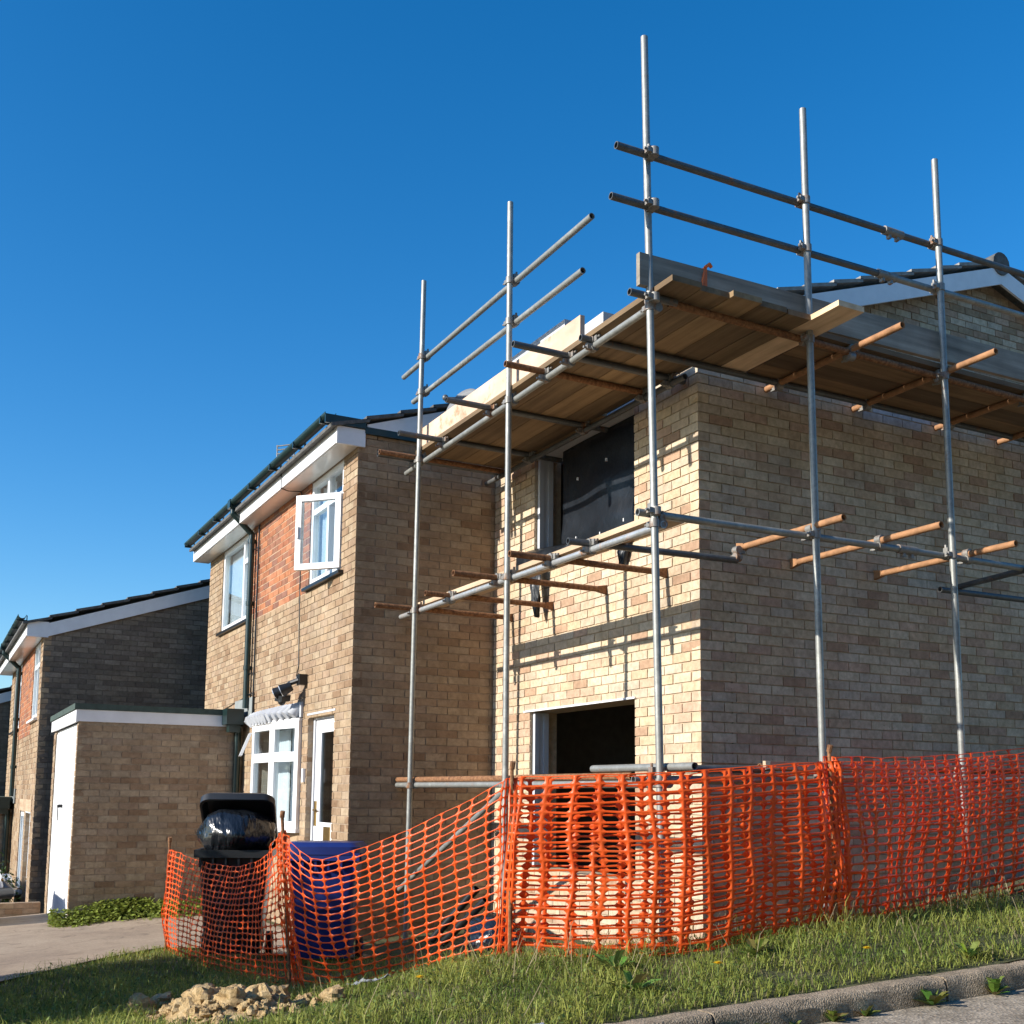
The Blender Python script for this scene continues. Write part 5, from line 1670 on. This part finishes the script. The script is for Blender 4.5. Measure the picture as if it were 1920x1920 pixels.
# clipped hedge to the left of the photographer; it throws the shade over the lawn
hd = thing('hedge', 'clipped green hedge beside the driveway entrance', 'hedge', (-1.9, -6.4, -.3))
n = 26000
x = rng.uniform(-3.15, .14, n); y = rng.uniform(-6.75, -6.05, n); z = rng.uniform(-.3, 1.0, n) ** 1
top_h = 2.42 + .10 * np.sin(x * 2.1) + .05 * np.sin(x * 7)
z = -.3 + rng.uniform(0, 1, n) * top_h
V, Q, T, C = leaf_quads(x, y, z, rng.uniform(.03, .05, n), np.array([.045, .08, .02]) * rng.uniform(.5, 1.4, (n, 1)), .8)
fast_mesh('foliage', V, Q, T, C, M['leaf'], (0, 0, 0), hd).location = -Vector((-1.9, -6.4, -.3))
mb = MB()
for i in range(9): mb.tube((-3.05 + i * .36, -6.4, -.4), (-3.05 + i * .36 + random.uniform(-.1, .1), -6.4, 1.0), .03, 6, r1=.012)
mb.build('stem', M['board_pale'], hd)

# added unseen trees: some block sky light from the walls, others fill window reflections
def added_tree(c, hgt, rad, label, n=5200):
    rt = thing('added_tree', label, 'added_tree', c)
    th = rng.uniform(0, 2 * np.pi, n); cu = rng.uniform(-1, 1, n); rr = rng.uniform(.3, 1, n) ** .45
    lump = 1 + .25 * np.sin(3 * th + c[0]) * np.sin(4 * cu + c[1]) + .1 * rng.normal(size=n)
    sn = np.sqrt(1 - cu * cu)
    x, y, z = c[0] + rad * rr * lump * sn * np.cos(th), c[1] + rad * rr * lump * sn * np.sin(th), c[2] + hgt * .58 + hgt * .42 * rr * lump * cu
    V, Q, T, C = leaf_quads(x, y, z, rng.uniform(.12, .22, n), np.array([.045, .075, .02]) * rng.uniform(.5, 1.4, (n, 1)), .8)
    fast_mesh('crown', V, Q, T, C, M['leaf'], (0, 0, 0), rt).location = -Vector(c)
    mb = MB(); mb.tube((c[0], c[1], c[2] - .2), (c[0] + .1, c[1], c[2] + hgt * .55), .2, 10, r1=.09)
    for k in range(6):
        a = k * 1.05; mb.tube((c[0] + .05, c[1], c[2] + hgt * (.28 + .04 * k)), (c[0] + math.cos(a) * rad * .6, c[1] + math.sin(a) * rad * .6, c[2] + hgt * (.5 + .05 * k)), .07, 7, r1=.02)
    mb.build('trunk', M['board_pale'], rt, 40)
for (x, y, hh, rd, lb) in ((13.2, -7.0, 8.5, 3.6, 'broad unseen tree across the road nearest the camera'), (14.0, -.5, 9.5, 3.9, 'tallest unseen tree across the road from the extension'), (13.4, 6.0, 8.5, 3.6, 'third unseen tree across the road'), (14.0, 12.5, 9.0, 3.8, 'farthest unseen tree up the road'), (13.0, -12.5, 9.0, 3.8, 'unseen tree across the road behind the photographer'), (13.6, 3.0, 8.0, 3.2, 'slim unseen tree across the road beside the tallest'), (-28, -8.5, 6.5, 3.2, 'first unseen tree far down the row of houses'), (-28.5, -13, 7.0, 3.4, 'second unseen tree far down the row of houses'), (-27, -17.5, 6.5, 3.2, 'third unseen tree far down the row of houses'), (-25, -22, 7.0, 3.4, 'last unseen tree far down the row of houses')):
    added_tree((x, y, -.6), hh, rd, lb)

# ------------------------------------------------------------------ clay heap
hp = thing('soil_heap', 'heap of dry yellow clay clods on the shaded lawn edge', 'soil heap', (.62, -3.48, -.05))
def clod(c, r, name='clod', seed=0, flat=.8, par=hp, mat='clay', nu=9, nv=13):
    mb = MB(); mb.ball((0, 0, 0), 1, nu, nv)
    vs = []
    for p in mb.v:
        q = Vector(p)
        k = 1 + .5 * mnoise.noise(q * 1.5 + Vector((seed * 3.1, 0, 0))) + .38 * mnoise.noise(q * 3.4 + Vector((0, seed, 0))) + .18 * mnoise.noise(q * 8 + Vector((0, 0, seed)))
        vs.append((c[0] + q.x * k * r, c[1] + q.y * k * r, c[2] + q.z * k * r * flat))
    m2 = MB(); m2.add(vs, mb.f)
    return m2.build(name, M[mat], par, 18, None if par else c)
nx, ny = 46, 40
vs = []
for j in range(ny + 1):
    for i in range(nx + 1):
        u, v = i / nx * 2 - 1, j / ny * 2 - 1
        x, y = .54 + u * .50, -3.50 + v * .36
        d = max(0, 1 - u * u - v * v)
        nz_ = .5 + .5 * mnoise.noise(Vector((x * 5, y * 5, .3))); n2 = mnoise.noise(Vector((x * 16, y * 16, 2)))
        vs.append((x, y, g1(x, y) - .03 + (.17 * d ** .8) * (.25 + 1.0 * nz_) + .06 * n2 * d))
fs = [(j * (nx + 1) + i, j * (nx + 1) + i + 1, (j + 1) * (nx + 1) + i + 1, (j + 1) * (nx + 1) + i) for j in range(ny) for i in range(nx)]
mb = MB(); mb.add(vs, fs); mb.build('mound', M['clay'], hp, 22)
for i in range(190):
    a = random.uniform(0, 6.28); rr = math.sqrt(random.random()) * (1.0 if i < 120 else 1.35)
    x, y = .54 + .47 * rr * math.cos(a), -3.50 + .34 * rr * math.sin(a)
    s_ = random.uniform(.010, .035) if i > 9 else random.uniform(.04, .075)
    z = g1(x, y) + .10 * max(0, 1 - rr * rr) + s_ * .3
    clod((x, y, z), s_, 'clod', i, random.uniform(.65, .95))
for i, (x, y, s_, lb) in enumerate(((-.05, -3.70, .06, 'brown clod lying just left of the clay heap'), (.95, -3.05, .06, 'single pale clod in the grass right of the clay heap'), (.12, -3.85, .075, 'dark flat stone at the lower left of the clay heap'))):
    tag(clod((x, y, g1(x, y) + .03), s_, 'clod', 60 + i, .8, None), lb, 'clod', 'clods strewn round the heap')
tag(clod((2.30, -2.62, .09), .085, 'stone', 77, .6, None, 'block'), 'lumpy whitish stone in the grass at the end of the kerb', 'stone')
# torn scrap of polythene in the grass
vs = []
for j in range(7):
    for i in range(10):
        u, v = i / 9 - .5, j / 6 - .5
        x, y = .60 + u * .20 + v * .05, -2.74 + v * .10 + u * .08
        vs.append((x, y, g1(x, y) + .035 + .045 * abs(mnoise.noise(Vector((i * .6, j * .7, 3))))))
mb = MB(); mb.add(vs, [(j * 10 + i, j * 10 + i + 1, (j + 1) * 10 + i + 1, (j + 1) * 10 + i) for j in range(6) for i in range(9)])
o = mb.build('plastic_scrap', M['dish'], None, None, (.55, -2.78, 0)); md = o.modifiers.new('s', 'SOLIDIFY'); md.thickness = .002
tag(o, 'crumpled pale plastic scrap lying in the grass below the net', 'litter')
